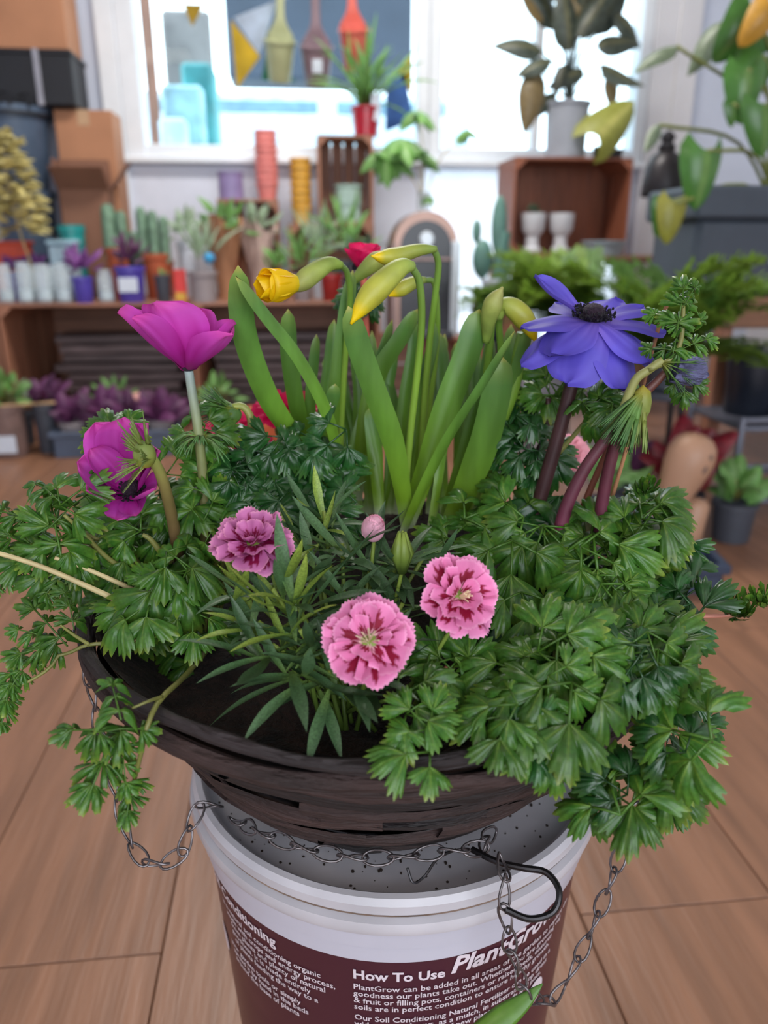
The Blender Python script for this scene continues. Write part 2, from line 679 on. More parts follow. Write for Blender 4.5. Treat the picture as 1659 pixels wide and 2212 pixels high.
soil = MB().grid(sfn, 120, 50).build('compost', M_soil)
soil.location = (KX, KY, .48)
tag(soil, 'dark brown compost filling the bark basket', 'compost', kind='stuff')
crm = MB()
for k in range(500):
    a, r = U(0, 2 * pi), .19 * math.sqrt(U(0, 1))
    x_, y_ = r * math.cos(a), r * math.sin(a)
    s = U(.0007, .0024)
    crm.sphere((x_, y_, soil_z(x_, y_) - .48), s, 5, 3, (1, U(.5, 1.6), U(.5, 1)))
crm.build('compost_crumbs', M_soil, soil)['kind'] = 'stuff'
for k, (px, py) in enumerate([(538, 1553), (700, 1620), (300, 1420), (370, 1430)]):
    p = on_z(px, py, .492)
    q = V((p.x, p.y, soil_z(p.x - KX, p.y - KY) + .002))
    chip = MB().bevbox(-.004, .004, -.0015, .0015, -.001, .001, .0006)
    o = ob('bark_chip', chip.mesh('bark_chip'), mat('chip', (150, 88, 58), var=.2), soil, Matrix.Translation(q - soil.location) @ Matrix.Rotation(k * 1.1, 4, 'Z'))

# ================================================================== chains
M_wire = mat('galvanised_wire', (118, 112, 114), rough=.38, metal=.85, var=.2, scale=60)
M_wired = mat('dark_wire', (60, 58, 60), rough=.35, metal=.9, var=.2, scale=60)


def ring_path(a, b, n=14, tw=.25):
    return [(a * math.cos(2 * pi * k / n), b * math.sin(2 * pi * k / n) * (1), tw * b * math.sin(4 * pi * k / n)) for k in range(n)]


def closed_tube(path, r, n=6):
    path = [V(p) for p in path]
    mb = MB()
    mb.tube(path + [path[0], path[1]], r, n, cap=False)
    return mb


LINK = closed_tube(ring_path(.0098, .0046), .00085).mesh('link', 180)


def chain(name, label, pts, step=.0155, group=None, m=None, base=None):
    pts = [V(p) for p in pts]
    t = thing(name, label, 'chain', base or pts[0], group)
    path = bez(pts, 400)
    acc, last, k, roll0 = 0, path[0], 0, 0
    prev = path[0]
    for i in range(1, len(path)):
        acc += (path[i] - path[i - 1]).length
        if acc >= step:
            acc = 0
            d = (path[i] - last)
            mid = (path[i] + last) / 2
            Mx = frame(V((0, 0, 0)), d.cross(V((.3, .8, .2))), V((0, 0, 1)))
            xax = d.normalized()
            yv = V((0, 1, .2)) if abs(xax.y) < .9 else V((1, 0, 0))
            yv = (yv - xax * yv.dot(xax)).normalized()
            zv = xax.cross(yv)
            Mr = Matrix((xax, yv, zv)).transposed().to_4x4() @ Matrix.Rotation((0 if k % 2 else pi / 2) + .5 + U(-.3, .3), 4, 'X')
            Mr.translation = mid - t.location
            ob('link', LINK, m or M_wire, t, Mr)
            last = path[i]
            k += 1
    return t


# right chain: from the rim down to a slack loop and up on to the lid
chR = [at(1448, 1440, .455), at(1465, 1490, .44), at(1445, 1580, .43), at(1400, 1690, .42), at(1355, 1800, .41), at(1310, 1930, .40), at(1255, 2060, .385),
       at(1205, 2150, .37), at(1160, 2165, .355), at(1120, 2110, .345), at(1095, 2010, .345), at(1088, 1930, .35), at(1093, 1870, .362), at(1072, 1842, .375)]
chain('hanging_chain', 'wire hanging chain looping from the basket over the tub lid beside the hook', chR)
chL = [at(192, 1380, .46), at(187, 1420, .45), at(205, 1530, .44), at(240, 1680, .43), at(265, 1770, .42), at(300, 1855, .405), at(345, 1862, .40), at(385, 1866, .40),
       at(405, 1800, .41), at(440, 1730, .425), at(472, 1742, .428), at(500, 1764, .428)]
chain('hanging_chain', 'wire hanging chain sagging below the basket on the magenta anemone side', chL)
chM = [at(500, 1768, .43), at(560, 1795, .405), at(640, 1815, .395), at(800, 1835, .385), at(900, 1838, .38), at(985, 1835, .378), at(1045, 1838, .378), at(1035, 1800, .40), at(1040, 1770, .42)]


def off_basket(p, gap=.016):
    """push a point out to the face of the basket wall, and up on to the lid"""
    z = max(p.z, .3685)
    t = min(1, max(0, (z - ZB) / (ZR - ZB)))
    dx, dy = p.x - KX, p.y - KY
    r = math.hypot(dx, dy)
    k = max(1, (bask_r(t) + gap) / r)
    return V((KX + dx * k, KY + dy * k, z))


chM = [off_basket(q) for q in bez(chM, 60)]
chain('hanging_chain', 'dark wire chain lying on the tub lid under the basket', chM, m=M_wired)
# hook of thick wire with its shank, hanging over the lid edge
hk = [at(1020, 1835, .385), at(1075, 1862, .372), at(1130, 1875, .366), at(1180, 1885, .362), at(1208, 1925, .352), at(1195, 1970, .345), at(1145, 1985, .342), at(1092, 1965, .345)]
hk = [V((p.x, p.y, p.z)) for p in hk]
hook = MB().tube(bez(hk, 40), .0020, 10).build('basket_hook', M_wired, off=hk[3])
hook.location = hk[3]
tag(hook, 'thick dark wire hook curling over the tub rim', 'hook')
wr = [at(880, 1875, .372), at(893, 1907, .368), at(918, 1892, .368), at(945, 1855, .375), at(985, 1835, .38)]
wr = [V((p.x, p.y, max(p.z, .3665))) for p in wr]
wro = MB().tube(bez(wr, 16), .0008, 6).build('loose_wire', M_wired, off=wr[0])
wro.location = wr[0]
tag(wro, 'thin bent loose wire lying on the tub lid', 'wire')
rg = MB().tube(bez([at(180, 1390, .46), at(160, 1370, .462), at(168, 1350, .468), at(195, 1352, .472)], 10), .0011, 6).build('rim_ring', M_wire, bask, off=(KX, KY, ZB))
rg2 = MB().tube(bez([at(1462, 1440, .452), at(1487, 1455, .445), at(1482, 1485, .44), at(1458, 1490, .44)], 10), .0016, 6).build('rim_ring', M_wired, bask, off=(KX, KY, ZB))
# ================================================================== plant materials
M_leaf = mat('anemone_leaf', (70, 112, 52), rough=.34, var=.14, scale=22, rnd=.25, lucent=.22, ramp=[(0, (82, 116, 38)), (.45, (56, 102, 34)), (.8, (76, 116, 38)), (1, (126, 142, 52))],
             vein=(124, 150, 56), spec=.5)
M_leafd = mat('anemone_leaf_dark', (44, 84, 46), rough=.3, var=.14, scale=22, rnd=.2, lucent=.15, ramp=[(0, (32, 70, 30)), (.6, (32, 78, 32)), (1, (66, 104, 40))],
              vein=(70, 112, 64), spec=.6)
M_stalk = mat('green_stalk', (122, 122, 62), rough=.45, var=.15, scale=40, lucent=.1)
M_stalkp = mat('pale_stalk', (186, 168, 122), rough=.5, var=.15, scale=40)
M_maroon = mat('maroon_stem', (96, 40, 52), rough=.45, var=.18, scale=40, ramp=[(0, (96, 42, 62)), (.6, (84, 38, 44)), (1, (98, 62, 50))])
M_maroond = mat('dark_maroon_stem', (64, 36, 38), rough=.45, var=.18, scale=40)
M_magstem = mat('grey_green_stem', (140, 150, 120), rough=.5, var=.1, scale=40, ramp=[(0, (120, 100, 60)), (.45, (128, 138, 84)), (1, (142, 156, 156))])
M_budstem = mat('bud_stem', (130, 120, 70), rough=.5, var=.12, scale=40, ramp=[(0, (104, 72, 52)), (.5, (124, 112, 62)), (1, (148, 160, 78))])
M_bract = mat('bract', (142, 150, 70), rough=.5, var=.25, scale=60, lucent=.25, ramp=[(0, (190, 168, 60)), (.35, (140, 148, 66)), (1, (120, 144, 78))])
M_bractg = mat('green_bract', (86, 122, 62), rough=.5, var=.25, scale=60, lucent=.2, ramp=[(0, (168, 160, 62)), (.3, (96, 132, 60)), (1, (72, 116, 62))])
M_mag = mat('magenta_petal', (192, 40, 160), rough=.5, var=.08, vein=(168, 20, 128), scale=30, stretch=(1, 1, 1), lucent=.35, spec=.3,
            ramp=[(0, (160, 26, 120)), (.35, (192, 52, 170)), (.8, (208, 84, 192)), (1, (222, 84, 176))], rnd=.1)
M_blue = mat('violet_blue_petal', (88, 80, 190), rough=.5, var=.08, vein=(84, 66, 178), scale=30, lucent=.28, spec=.3,
             ramp=[(0, (132, 104, 196)), (.5, (108, 96, 204)), (1, (94, 82, 194))], rnd=.2)
M_eye = mat('anemone_eye', (30, 22, 36), rough=.7, var=.3, scale=300, bump=1, bscale=900)
M_eyed = mat('anemone_dome', (58, 34, 58), rough=.7, var=.3, scale=500, bump=1, bscale=1200)
M_dpet = mat('dianthus_petal', (226, 120, 176), rough=.55, var=.08, scale=60, lucent=.22, spec=.25, rnd=.06, vein=(140, 14, 50),
             ramp=[(0, (226, 206, 190)), (.2, (226, 160, 176)), (.5, (226, 120, 172)), (.9, (232, 134, 184)), (1, (244, 164, 204))])
M_dpetm = mat('mauve_dianthus_petal', (196, 104, 164), rough=.55, var=.08, scale=60, lucent=.22, spec=.25, rnd=.06, vein=(128, 14, 62),
              ramp=[(0, (176, 90, 130)), (.5, (190, 98, 156)), (.9, (202, 118, 172)), (1, (226, 150, 186))])
M_dleaf = mat('dianthus_leaf', (76, 104, 70), rough=.42, var=.2, scale=40, rnd=.25, lucent=.15, ramp=[(0, (104, 132, 66)), (.4, (72, 104, 64)), (1, (74, 102, 70))])
M_dleafy = mat('young_dianthus_leaf', (126, 150, 62), rough=.42, var=.2, scale=40, rnd=.2, lucent=.25, ramp=[(0, (110, 140, 60)), (1, (146, 166, 70))])
M_red = mat('crimson_petal', (214, 26, 92), rough=.5, var=.12, scale=40, lucent=.25, spec=.3, rnd=.1)
M_pinkb = mat('salmon_pink_petal', (244, 176, 190), rough=.5, var=.1, scale=40, lucent=.3, spec=.3, rnd=.06)
M_daf = mat('daffodil_leaf', (96, 150, 62), rough=.34, var=.12, scale=26, stretch=(3, 3, .4), rnd=.14, lucent=.3, spec=.5,
            ramp=[(0, (196, 206, 170)), (.06, (150, 180, 90)), (.14, (122, 158, 40)), (.45, (104, 146, 50)), (.85, (94, 138, 66)), (.97, (128, 158, 76)), (1, (186, 176, 90))])
M_dafst = mat('daffodil_stem', (124, 164, 60), rough=.34, var=.1, scale=20, lucent=.25, ramp=[(0, (150, 180, 70)), (.5, (126, 166, 56)), (1, (120, 150, 76))])
M_bud = mat('daffodil_bud', (170, 180, 70), rough=.42, var=.14, scale=50, lucent=.2, ramp=[(0, (134, 160, 74)), (.45, (172, 178, 76)), (.78, (196, 190, 62)), (.88, (240, 206, 16)), (1, (246, 208, 10))])
M_sheath = mat('daffodil_sheath', (176, 176, 100), rough=.5, var=.2, scale=60, lucent=.35, ramp=[(0, (136, 164, 70)), (.6, (168, 178, 92)), (1, (188, 184, 110))])
M_yel = mat('daffodil_petal', (248, 206, 10), rough=.45, var=.08, scale=30, lucent=.3, ramp=[(0, (190, 184, 40)), (.25, (240, 200, 16)), (1, (250, 206, 8))])


# ------------------------------------------------------------------ leaf and petal shapes
def fan(mb, M, R, rng, nl=3, spread=2.0, cleft=.5, teeth=4, droop=.35, fold=.11, per=16):
    """one anemone leaflet: broad wedge lobes with pointed teeth, ridged and drooping"""
    nv = 6
    cols = []
    lob = [1 + rng.uniform(-.12, .1) - .16 * abs((k - (nl - 1) / 2) / max(1, nl - 1)) for k in range(nl)]
    for k in range(nl):
        for q in range(per if k < nl - 1 else per + 1):
            s = -1 + 2 * q / per
            th = (-.5 + (k + (s + 1) / 2) / nl) * spread
            body = 1 - .14 * s * s
            edge = 1 - cleft * abs(s) ** 5
            saw = abs(2 * (((s + 1) / 2 * teeth) % 1.0) - 1)
            tooth = 1 - .17 * saw ** 1.3
            cols.append((th, s, R * lob[k] * body * edge * tooth))
    ph, p2, am = rng.uniform(0, 6), rng.uniform(0, 6), rng.uniform(.04, .11)

    def fn(u, v):
        th, s, r = cols[min(int(round(u * (len(cols) - 1))), len(cols) - 1)]
        t = .03 + .97 * v
        rr = r * t
        z = R * (fold * (1 - s * s) * (.3 + .7 * v) * (r / R) - droop * (rr / R) ** 2.2 - .18 * droop * (th / spread * 2) ** 2 * (rr / R) + am * math.sin(th * 4 + ph) * v + am * .6 * math.sin(v * 6 + p2) * math.sin(th * 3))
        if v > .7:
            z -= R * (v - .7) * .3
        y_ = rr * math.cos(th) * (1 - .12 * droop * v)
        return (V((rr * math.sin(th), y_, z)), rr / R, max(0, 1 - abs(s) * 6) * (1 - v) * .9)
    mb.grid(fn, len(cols) - 1, nv, M=M)


def leaf_mesh(seed, kind):
    """a whole leaf, length about 1, base at the origin, tip along +Y, upper side +Z"""
    rng = random.Random(seed)
    mb = MB()
    u = rng.uniform
    T, Rz, Rx = Matrix.Translation, lambda a: Matrix.Rotation(a, 4, 'Z'), lambda a: Matrix.Rotation(a, 4, 'X')
    if kind == 'tri':
        for a, dist, R in ((0, .42, .56), (1.05, .30, .5), (-1.05, .30, .5)):
            a += u(-.15, .15)
            e = V((math.sin(-a) * dist, math.cos(a) * dist, .02))
            mb.tube([(0, 0, 0), e * .5 + V((0, 0, .015)), e], .016, 5, r0=.2, r1=.2)
            fan(mb, T(e * .97) @ Rz(a + u(-.2, .2)) @ Rx(u(-.35, .1)), R * u(.9, 1.15), rng, nl=3, spread=u(2.1, 2.9), cleft=u(.2, .48), droop=u(.15, .65))
    elif kind == 'fan':
        fan(mb, T((0, .05, 0)), .95, rng, nl=4, spread=3.2, cleft=.5, droop=.6, teeth=3)
    elif kind == 'feather':
        n = 3
        mb.tube([(0, 0, 0), (0, .5, .03), (0, .9, -.05)], .014, 5, r0=.2, r1=.2)
        for k in range(n):
            y = .18 + .62 * k / (n - 1)
            for sgn in (-1, 1):
                R = .46 * (1 - .4 * k / n) * u(.85, 1.15)
                fan(mb, T((0, y, .02 - .06 * y)) @ Rz(sgn * (1.15 - .12 * k) + u(-.15, .15)) @ Rx(u(-.5, .1)), R, rng, nl=3, spread=1.35, cleft=.6, droop=u(.2, .8), teeth=2, per=9)
        fan(mb, T((0, .78, -.04)), .38, rng, nl=3, spread=1.6, cleft=.6, per=9)
    elif kind == 'curl':                 # a tuft of young rolled leaf
        for k in range(9):
            a = 2 * pi * k / 9 + u(-.3, .3)
            e = u(.2, 1.1)
            fan(mb, Rz(a) @ Rx(e) @ T((0, u(0, .3), u(-.1, .2))), u(.4, .6), rng, nl=3, spread=1.6, cleft=.6, droop=-1.0, fold=.05, per=7)
    return mb.mesh('leaf_' + kind, 180)


LT = [leaf_mesh(10 + k, 'tri') for k in range(7)]
LF = [leaf_mesh(30 + k, 'fan') for k in range(4)]
LP = [leaf_mesh(50 + k, 'feather') for k in range(4)]
LC = [leaf_mesh(70 + k, 'curl') for k in range(3)]
for me in LT + LF + LP + LC:
    me.materials.append(M_leaf)
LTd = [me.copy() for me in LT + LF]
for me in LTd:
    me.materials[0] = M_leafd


def in_wall(q, pad=.0):
    """is a point inside the basket wall or its rim"""
    if not ZB < q.z < ZR + .007 + pad:
        return False
    t = min(1, (q.z - ZB) / (ZR - ZB))
    return -.013 < math.hypot(q.x - KX, q.y - KY) - bask_r(t) < .009 + pad


def lift_clear(me, M, root):
    """clear a leaf of the basket wall by the shorter way: up over the rim, or out in front of the wall"""
    cs = [v.co for v in me.vertices][::2]
    Mw0 = Matrix.Translation(root.location) @ M
    ws = [Mw0 @ c for c in cs]
    if not any(in_wall(q) for q in ws):
        return M
    mid = sum(ws, V((0, 0, 0))) / len(ws)
    out = V((mid.x - KX, mid.y - KY, 0)).normalized()
    t = min(1, max(0, (mid.z - ZB) / (ZR - ZB)))
    outside = math.hypot(mid.x - KX, mid.y - KY) > bask_r(t) - .012 and mid.z < ZR + .01
    up = ((CAM - mid).normalized() * .4 + V((0, 0, .75))) * .003
    best, bm = None, M
    for k in range(1, 18):
        for step in ([out * .003] if outside and k < 8 else []) + [(out * .0018 + up * .6) if outside else up, up]:
            n = sum(1 for q in ws if in_wall(q + step * k))
            if best is None or n < best:
                best, bm = n, Matrix.Translation(step * k) @ M
        if best == 0:
            break
    return bm


def place_leaf(root, meshes, p, size, ang, face=.75, upw=.5, jit=.42, roll=0, flip=False):
    """leaf with its middle near p; ang: screen angle of the tip (0 right, 90 up)"""
    toc = (CAM - p).normalized()
    n = (toc * face + V((0, 0, 1)) * upw + V((U(-jit, jit), U(-jit, jit), U(-jit, jit)))).normalized()
    a = math.radians(ang)
    tip = RT * math.cos(a) + UP * math.sin(a)
    M = frame(p, n, tip)
    M = M @ Matrix.Diagonal((size, size, size, 1)) @ Matrix.Translation((0, -.45, 0))
    M.translation -= root.location
    me = RNG.choice(meshes)
    M = lift_clear(me, M, root)
    o = ob('leaf', me, None, root, M)
    return M.translation + root.location


def stalk(root, pts, r, m, name='stem', n=8, seg=14, taper=.8, raw=False):
    path = bez(pts, seg)
    if name == 'leaf_stalk' and not raw:              # leaf stalks cross above the rim and hang outside the wall
        path = bez(pts, max(seg, 22))
        seg = len(path) - 1
        for _ in range(2):
            for i_, q in enumerate(path):
                rr_ = math.hypot(q.x - KX, q.y - KY)
                if abs(rr_ - RR) < .02:
                    q.z = max(q.z, ZR + .009 + r)
                elif in_wall(q, .004):
                    t_ = min(1, max(0, (q.z - ZB) / (ZR - ZB)))
                    k_ = (bask_r(t_) + .012 + r) / rr_
                    q.x, q.y = KX + (q.x - KX) * k_, KY + (q.y - KY) * k_
            if _ == 0:
                path = [path[0]] + [(path[i_ - 1] + path[i_] * 2 + path[i_ + 1]) / 4 for i_ in range(1, seg)] + [path[-1]]
    rr = [r * (1 - (1 - taper) * k / seg) for k in range(seg + 1)]
    return MB().tube(path, rr, n).build(name, m, root, off=root.location, smooth=180)


def petal_mesh(L, W, cup=.2, curl=.0, tip=.25, wave=.03, seed=0, bend=0.0, teeth=0, base=.25, nu=14, nv=14, wide=.62, blot=0):
    """petal from the origin along +Y, inner face +Z; cup lifts the sides, curl lifts (+) or drops (-) the end"""
    rng = random.Random(seed)
    ph, ph2 = rng.uniform(0, 6), rng.uniform(0, 6)
    rng2 = random.Random(seed + 5)

    def fn(u, v):
        s = 2 * u - 1
        pr = base + (1 - base) * math.sin(min(1, v / wide) * pi / 2) if v < wide else math.sqrt(max(0, 1 - ((v - wide) / (1 - wide)) ** 2.4)) * (1 - tip) + tip * (1 - v) / (1 - wide)
        vv = v
        if teeth:
            pr = base + (1 - base) * v ** .8
            arc = .22 * s * s
            vv = v * (1 - arc) * (1 + (rng2.choice((.03, .02, .012)) * (1 if int(u * nu) % 2 else -1.4) if v > .98 else 0))
        x_ = s * W * .5 * pr
        y_ = L * vv
        z_ = cup * L * (s * s) * pr * .5 + curl * L * v * v + wave * L * math.sin(s * 5 + ph) * v + wave * .8 * L * math.sin(v * 7 + ph2) * s
        y_ -= abs(curl) * L * v * v * .25
        mk = 0
        if blot:
            hi = blot * (1 - .55 * abs(s) ** 1.5) + .09 * math.sin(u * 29 + ph * 7)
            mk = 1 if .2 + .12 * math.sin(u * 23 + ph2) < v < hi and abs(s) < .93 else 0
        elif not teeth:
            mk = max(0, min(1, .35 + 1.1 * nz(V((u * 16, seed * 3.7, v * 1.2))))) * (1 - .5 * v)
        return (V((x_, y_, z_)), v, mk)
    return MB().grid(fn, nu, nv)


def petal(root, parent, M, L, W, m, **kw):
    mb = petal_mesh(L, W, **kw)
    Mx = Matrix.Translation(-root.location) @ M
    out = MB().add(mb.v, mb.f, mb.r, mb.n, M=Mx)
    return out.build('petal', m, parent, smooth=180)


def along(M, az, el, r0=.0):
    """frame of a petal leaving axis +Z of M: az around, el up from the disc plane"""
    return M @ Matrix.Rotation(az, 4, 'Z') @ Matrix.Translation((0, r0, 0)) @ Matrix.Rotation(el, 4, 'X')


def bract_tuft(root, p, axis, length, n, m, droop=.2, spread=.8, name='bract', wd=.10, cup=0.0):
    """frilly collar: thin forked strips fanning out from p about axis"""
    M = frame(p, axis, V((.3, .2, .9)))
    mb = MB()
    for k in range(n):
        az = 2 * pi * k / n + U(-.15, .15)
        e = spread * U(.55, 1.1)
        L_ = length * U(.75, 1.1)
        for b in (-1, 0, 1):
            st = .45 if b else 0
            pts = []
            for q in range(6):
                t = st + (1 - st) * q / 5
                rad_ = math.sin(e) * t * L_ * (1 - cup * t)
                hgt = math.cos(e) * t * L_ - droop * L_ * t * t
                da = az + b * .16 * max(0, t - .4) / .6
                pts.append(M @ V((rad_ * math.cos(da), rad_ * math.sin(da), hgt)))
            rr = [wd * L_ * (.5 - .4 * q / 5) * (.55 if b else 1) for q in range(6)]
            mb.tube(pts, rr, 4, flat=.3, r0=st, r1=1)
    return mb.build(name, m, root, off=root.location, smooth=180)


# ================================================================== daffodils
base_d = at(840, 1120, .57)
daf = thing('daffodil_clump', 'clump of miniature daffodils with strap leaves and yellow drooping buds', 'plant', (base_d.x, base_d.y, soil_z(base_d.x - KX, base_d.y - KY)))


def strap(pts, wpx, dd, face=0.0, seg=22, tipw=.3):
    """flat daffodil leaf through pixels (base first)"""
    P = [at(x_, y_, d_) for (x_, y_), d_ in zip(pts, dd)]
    path = bez(P, seg)
    wd = m_of(wpx, path[seg // 2])
    mb = MB()

    def fn(u, v):
        i_ = min(seg, int(round(v * seg)))
        p = path[i_]
        t = (path[min(seg, i_ + 1)] - path[max(0, i_ - 1)]).normalized()
        side = RT * math.cos(face + .5 * (v - .5) * (1 if face >= 0 else -1)) + HD * math.sin(face + .5 * (v - .5))
        side = (side - t * side.dot(t)).normalized()
        nrm = t.cross(side)
        s = 2 * u - 1
        w_ = wd * .5 * min(1, .62 + v * .9) * (math.sqrt(max(0, 1 - max(0, (v - .82) / .18) ** 2.2)) * .96 + .04)
        return (p + side * s * w_ + nrm * (-w_ * .28 * (1 - s * s)), v, 0)
    mb.grid(fn, 6, seg)
    # give the blade a real thickness with a second skin
    n0 = len(mb.v)

    def fn2(u, v):
        p, r_, q_ = fn(u, v)
        i_ = min(seg, int(round(v * seg)))
        t = (path[min(seg, i_ + 1)] - path[max(0, i_ - 1)]).normalized()
        side = (RT - t * RT.dot(t)).normalized()
        s = 2 * u - 1
        return (p + t.cross(side) * .0011 * (1 - s * s), r_, q_)
    mb.grid(fn2, 6, seg)
    return mb.build('leaf', M_daf, daf, off=daf.location, smooth=180)


LV = [  # (pixels base->tip), width px, (d base, d tip), facing
    ([(690, 1100), (640, 960), (575, 850), (528, 720), (514, 574)], 50, (.575, .50), .1),
    ([(765, 1110), (735, 1000), (705, 890), (645, 775), (575, 685), (509, 598)], 30, (.565, .49), .7),
    ([(690, 1095), (658, 950), (640, 870), (624, 760), (622, 668)], 36, (.60, .57), .1),
    ([(705, 1100), (684, 1000), (670, 880), (676, 800), (684, 722)], 24, (.60, .59), .3),
    ([(712, 1110), (698, 1000), (698, 880), (712, 780), (722, 690)], 27, (.61, .61), -.4),
    ([(700, 1120), (712, 960), (730, 800), (745, 690), (762, 584)], 34, (.59, .585), .3),
    ([(880, 1140), (868, 1050), (848, 950), (812, 850), (776, 750), (752, 662)], 50, (.545, .50), .1),
    ([(740, 1110), (750, 1020), (785, 900), (815, 800), (848, 690)], 28, (.59, .62), .4),
    ([(770, 1080), (790, 900), (820, 800), (862, 735), (902, 668)], 42, (.60, .60), .3),
    ([(880, 1130), (925, 1000), (968, 870), (1010, 760), (1036, 668)], 58, (.55, .55), .05),
    ([(965, 1150), (1005, 1060), (1045, 960), (1068, 870), (1086, 772)], 66, (.55, .53), .05),
    ([(870, 1150), (905, 1070), (965, 950), (1035, 840), (1112, 715)], 30, (.54, .52), .5),
    ([(750, 1110), (770, 980), (778, 860), (770, 760), (772, 690)], 30, (.63, .65), .1),
    ([(820, 1110), (812, 1000), (806, 940), (800, 880)], 34, (.56, .58), .2),
    ([(935, 1130), (950, 1000), (960, 900), (955, 800), (952, 720)], 30, (.62, .64), .2),
    ([(900, 1110), (905, 960), (915, 850), (935, 760), (946, 690)], 26, (.60, .62), .6),
    ([(860, 1100), (862, 980), (874, 860), (892, 760), (896, 690)], 28, (.62, .63), .2),
    ([(1000, 1130), (1010, 980), (1010, 880), (1005, 800), (1000, 700)], 26, (.62, .64), .2),
    ([(950, 1150), (990, 1020), (1020, 920), (1050, 820), (1060, 720)], 34, (.585, .58), .2),
    ([(1010, 1120), (1060, 980), (1090, 880), (1118, 790), (1150, 690)], 30, (.58, .55), .2),
    ([(980, 1140), (1040, 1010), (1070, 900), (1095, 800), (1104, 700)], 36, (.60, .60), .2),
    ([(930, 1140), (945, 1050), (955, 980), (975, 900), (1010, 810)], 26, (.54, .56), .6),
    ([(660, 1090), (672, 1000), (690, 930), (715, 870), (724, 830)], 30, (.57, .56), .1),
    ([(680, 1080), (678, 1020), (683, 960), (690, 920)], 16, (.55, .55), .2),
    ([(820, 1120), (838, 1040), (842, 960), (850, 900)], 20, (.57, .58), .3),
]
for k in range(24):
    bx_ = U(690, 1050)
    tx_ = bx_ + U(-90, 110)
    LV.append(([(bx_, 1110), (bx_ + (tx_ - bx_) * .3, 980), (bx_ + (tx_ - bx_) * .65, 860), (tx_, U(700, 830))], U(22, 34), (.62, .66), U(-.6, .8)))
for pts, wpx, (d0, d1), fc in LV:
    n = len(pts)
    strap(pts, wpx, [d0 + (d1 - d0) * k / (n - 1) for k in range(n)], fc)


def dstem(pts, dd, wpx, m=None):
    n = len(pts)
    P = [at(x_, y_, dd[0] + (dd[1] - dd[0]) * k / (n - 1)) for k, (x_, y_) in enumerate(pts)]
    return stalk(daf, P, m_of(wpx, P[-1]) / 2, m or M_dafst, taper=.85, seg=24)


def dbud(pts, dd, wpx, m=None, prof=None, name='flower_bud'):
    n = len(pts)
    P = bez([at(x_, y_, dd[0] + (dd[1] - dd[0]) * k / (n - 1)) for k, (x_, y_) in enumerate(pts)], 20)
    prof = prof or (lambda t: .36 + .64 * math.sin(min(1, t * 1.45) * pi / 2) if t < .62 else max(.10, (1 - ((t - .62) / .38) ** 1.7)))
    w_ = m_of(wpx, P[10]) / 2
    return MB().tube(P, [w_ * prof(k / 20) for k in range(21)], 10, r0=0, r1=1).build(name, m or M_bud, daf, off=daf.location, smooth=180)


dstem([(872, 1110), (885, 950), (902, 800), (911, 690), (906, 610), (890, 578)], (.55, .52), 19)
dbud([(893, 575), (866, 578), (830, 608), (790, 652), (758, 700)], (.52, .50), 58)
dstem([(905, 1110), (915, 900), (928, 740), (940, 640), (947, 570), (936, 536)], (.60, .57), 17)
dbud([(942, 538), (905, 540), (860, 552), (830, 556), (802, 553)], (.57, .55), 38)
dstem([(730, 1110), (738, 900), (748, 740), (756, 640), (750, 590), (735, 572)], (.60, .56), 16)
dbud([(738, 573), (712, 570), (680, 588), (648, 612), (622, 628)], (.56, .54), 46, m=M_sheath)
dstem([(900, 1100), (925, 900), (942, 760), (945, 680), (938, 612), (915, 605)], (.63, .61), 14)
dbud([(920, 604), (895, 610), (865, 625), (840, 640)], (.61, .60), 34)
dbud([(760, 610), (790, 582), (815, 562), (845, 545)], (.60, .60), 40, m=M_sheath)
dstem([(1000, 1120), (1035, 950), (1052, 800), (1060, 720), (1062, 690)], (.58, .55), 20)
dbud([(1050, 740), (1056, 690), (1066, 655), (1086, 620)], (.55, .54), 44, m=M_sheath)
dstem([(1040, 1110), (1075, 950), (1082, 780), (1078, 700), (1086, 668)], (.59, .55), 18)
dbud([(1076, 690), (1086, 662), (1112, 668), (1140, 700), (1160, 742)], (.55, .545), 48)
dstem([(1000, 1110), (1060, 960), (1105, 850), (1122, 760), (1130, 720)], (.57, .56), 34)
# opening yellow flower: six petals closing round the cup
oc = at(640, 612, .545)
ot = at(556, 618, .525)
fx = thing  # keep the helper name short
axis = (ot - oc).normalized()
Lf = (ot - oc).length
Mf = frame(oc, axis, V((0, 0, 1)))
cup_ = MB().lathe([(.0035, -.01), (.0055, 0), (.009, Lf * .3), (.0105, Lf * .6), (.0112, Lf * .78), (.0105, Lf * .76), (.006, Lf * .5), (0, Lf * .45)], 20, M=Matrix.Translation(-daf.location) @ Mf)
fl_ = cup_.build('flower', M_yel, daf, smooth=180)
for k in range(6):
    Mp = Mf @ Matrix.Rotation(k * pi / 3 + .35, 4, 'Z') @ Matrix.Translation((0, .0045, 0)) @ Matrix.Rotation(pi / 2 - .20 + (.06 if k % 2 else -.05) - (.12 if k in (2, 3, 4) else 0), 4, 'X')
    petal(daf, fl_, Mp, Lf * (1.04 if k % 2 else .94), .0215, M_yel, cup=.35, curl=.14, tip=.02, seed=k, base=.35, wide=.5, wave=.01)

# ================================================================== magenta anemone
pA = at(400, 1240, .50)
anA = thing('anemone_plant', 'magenta anemone with two open flowers, nodding frilled buds and trailing leaf stalks', 'plant', (pA.x, pA.y, .48))
CA = V((pA.x, pA.y, .485))


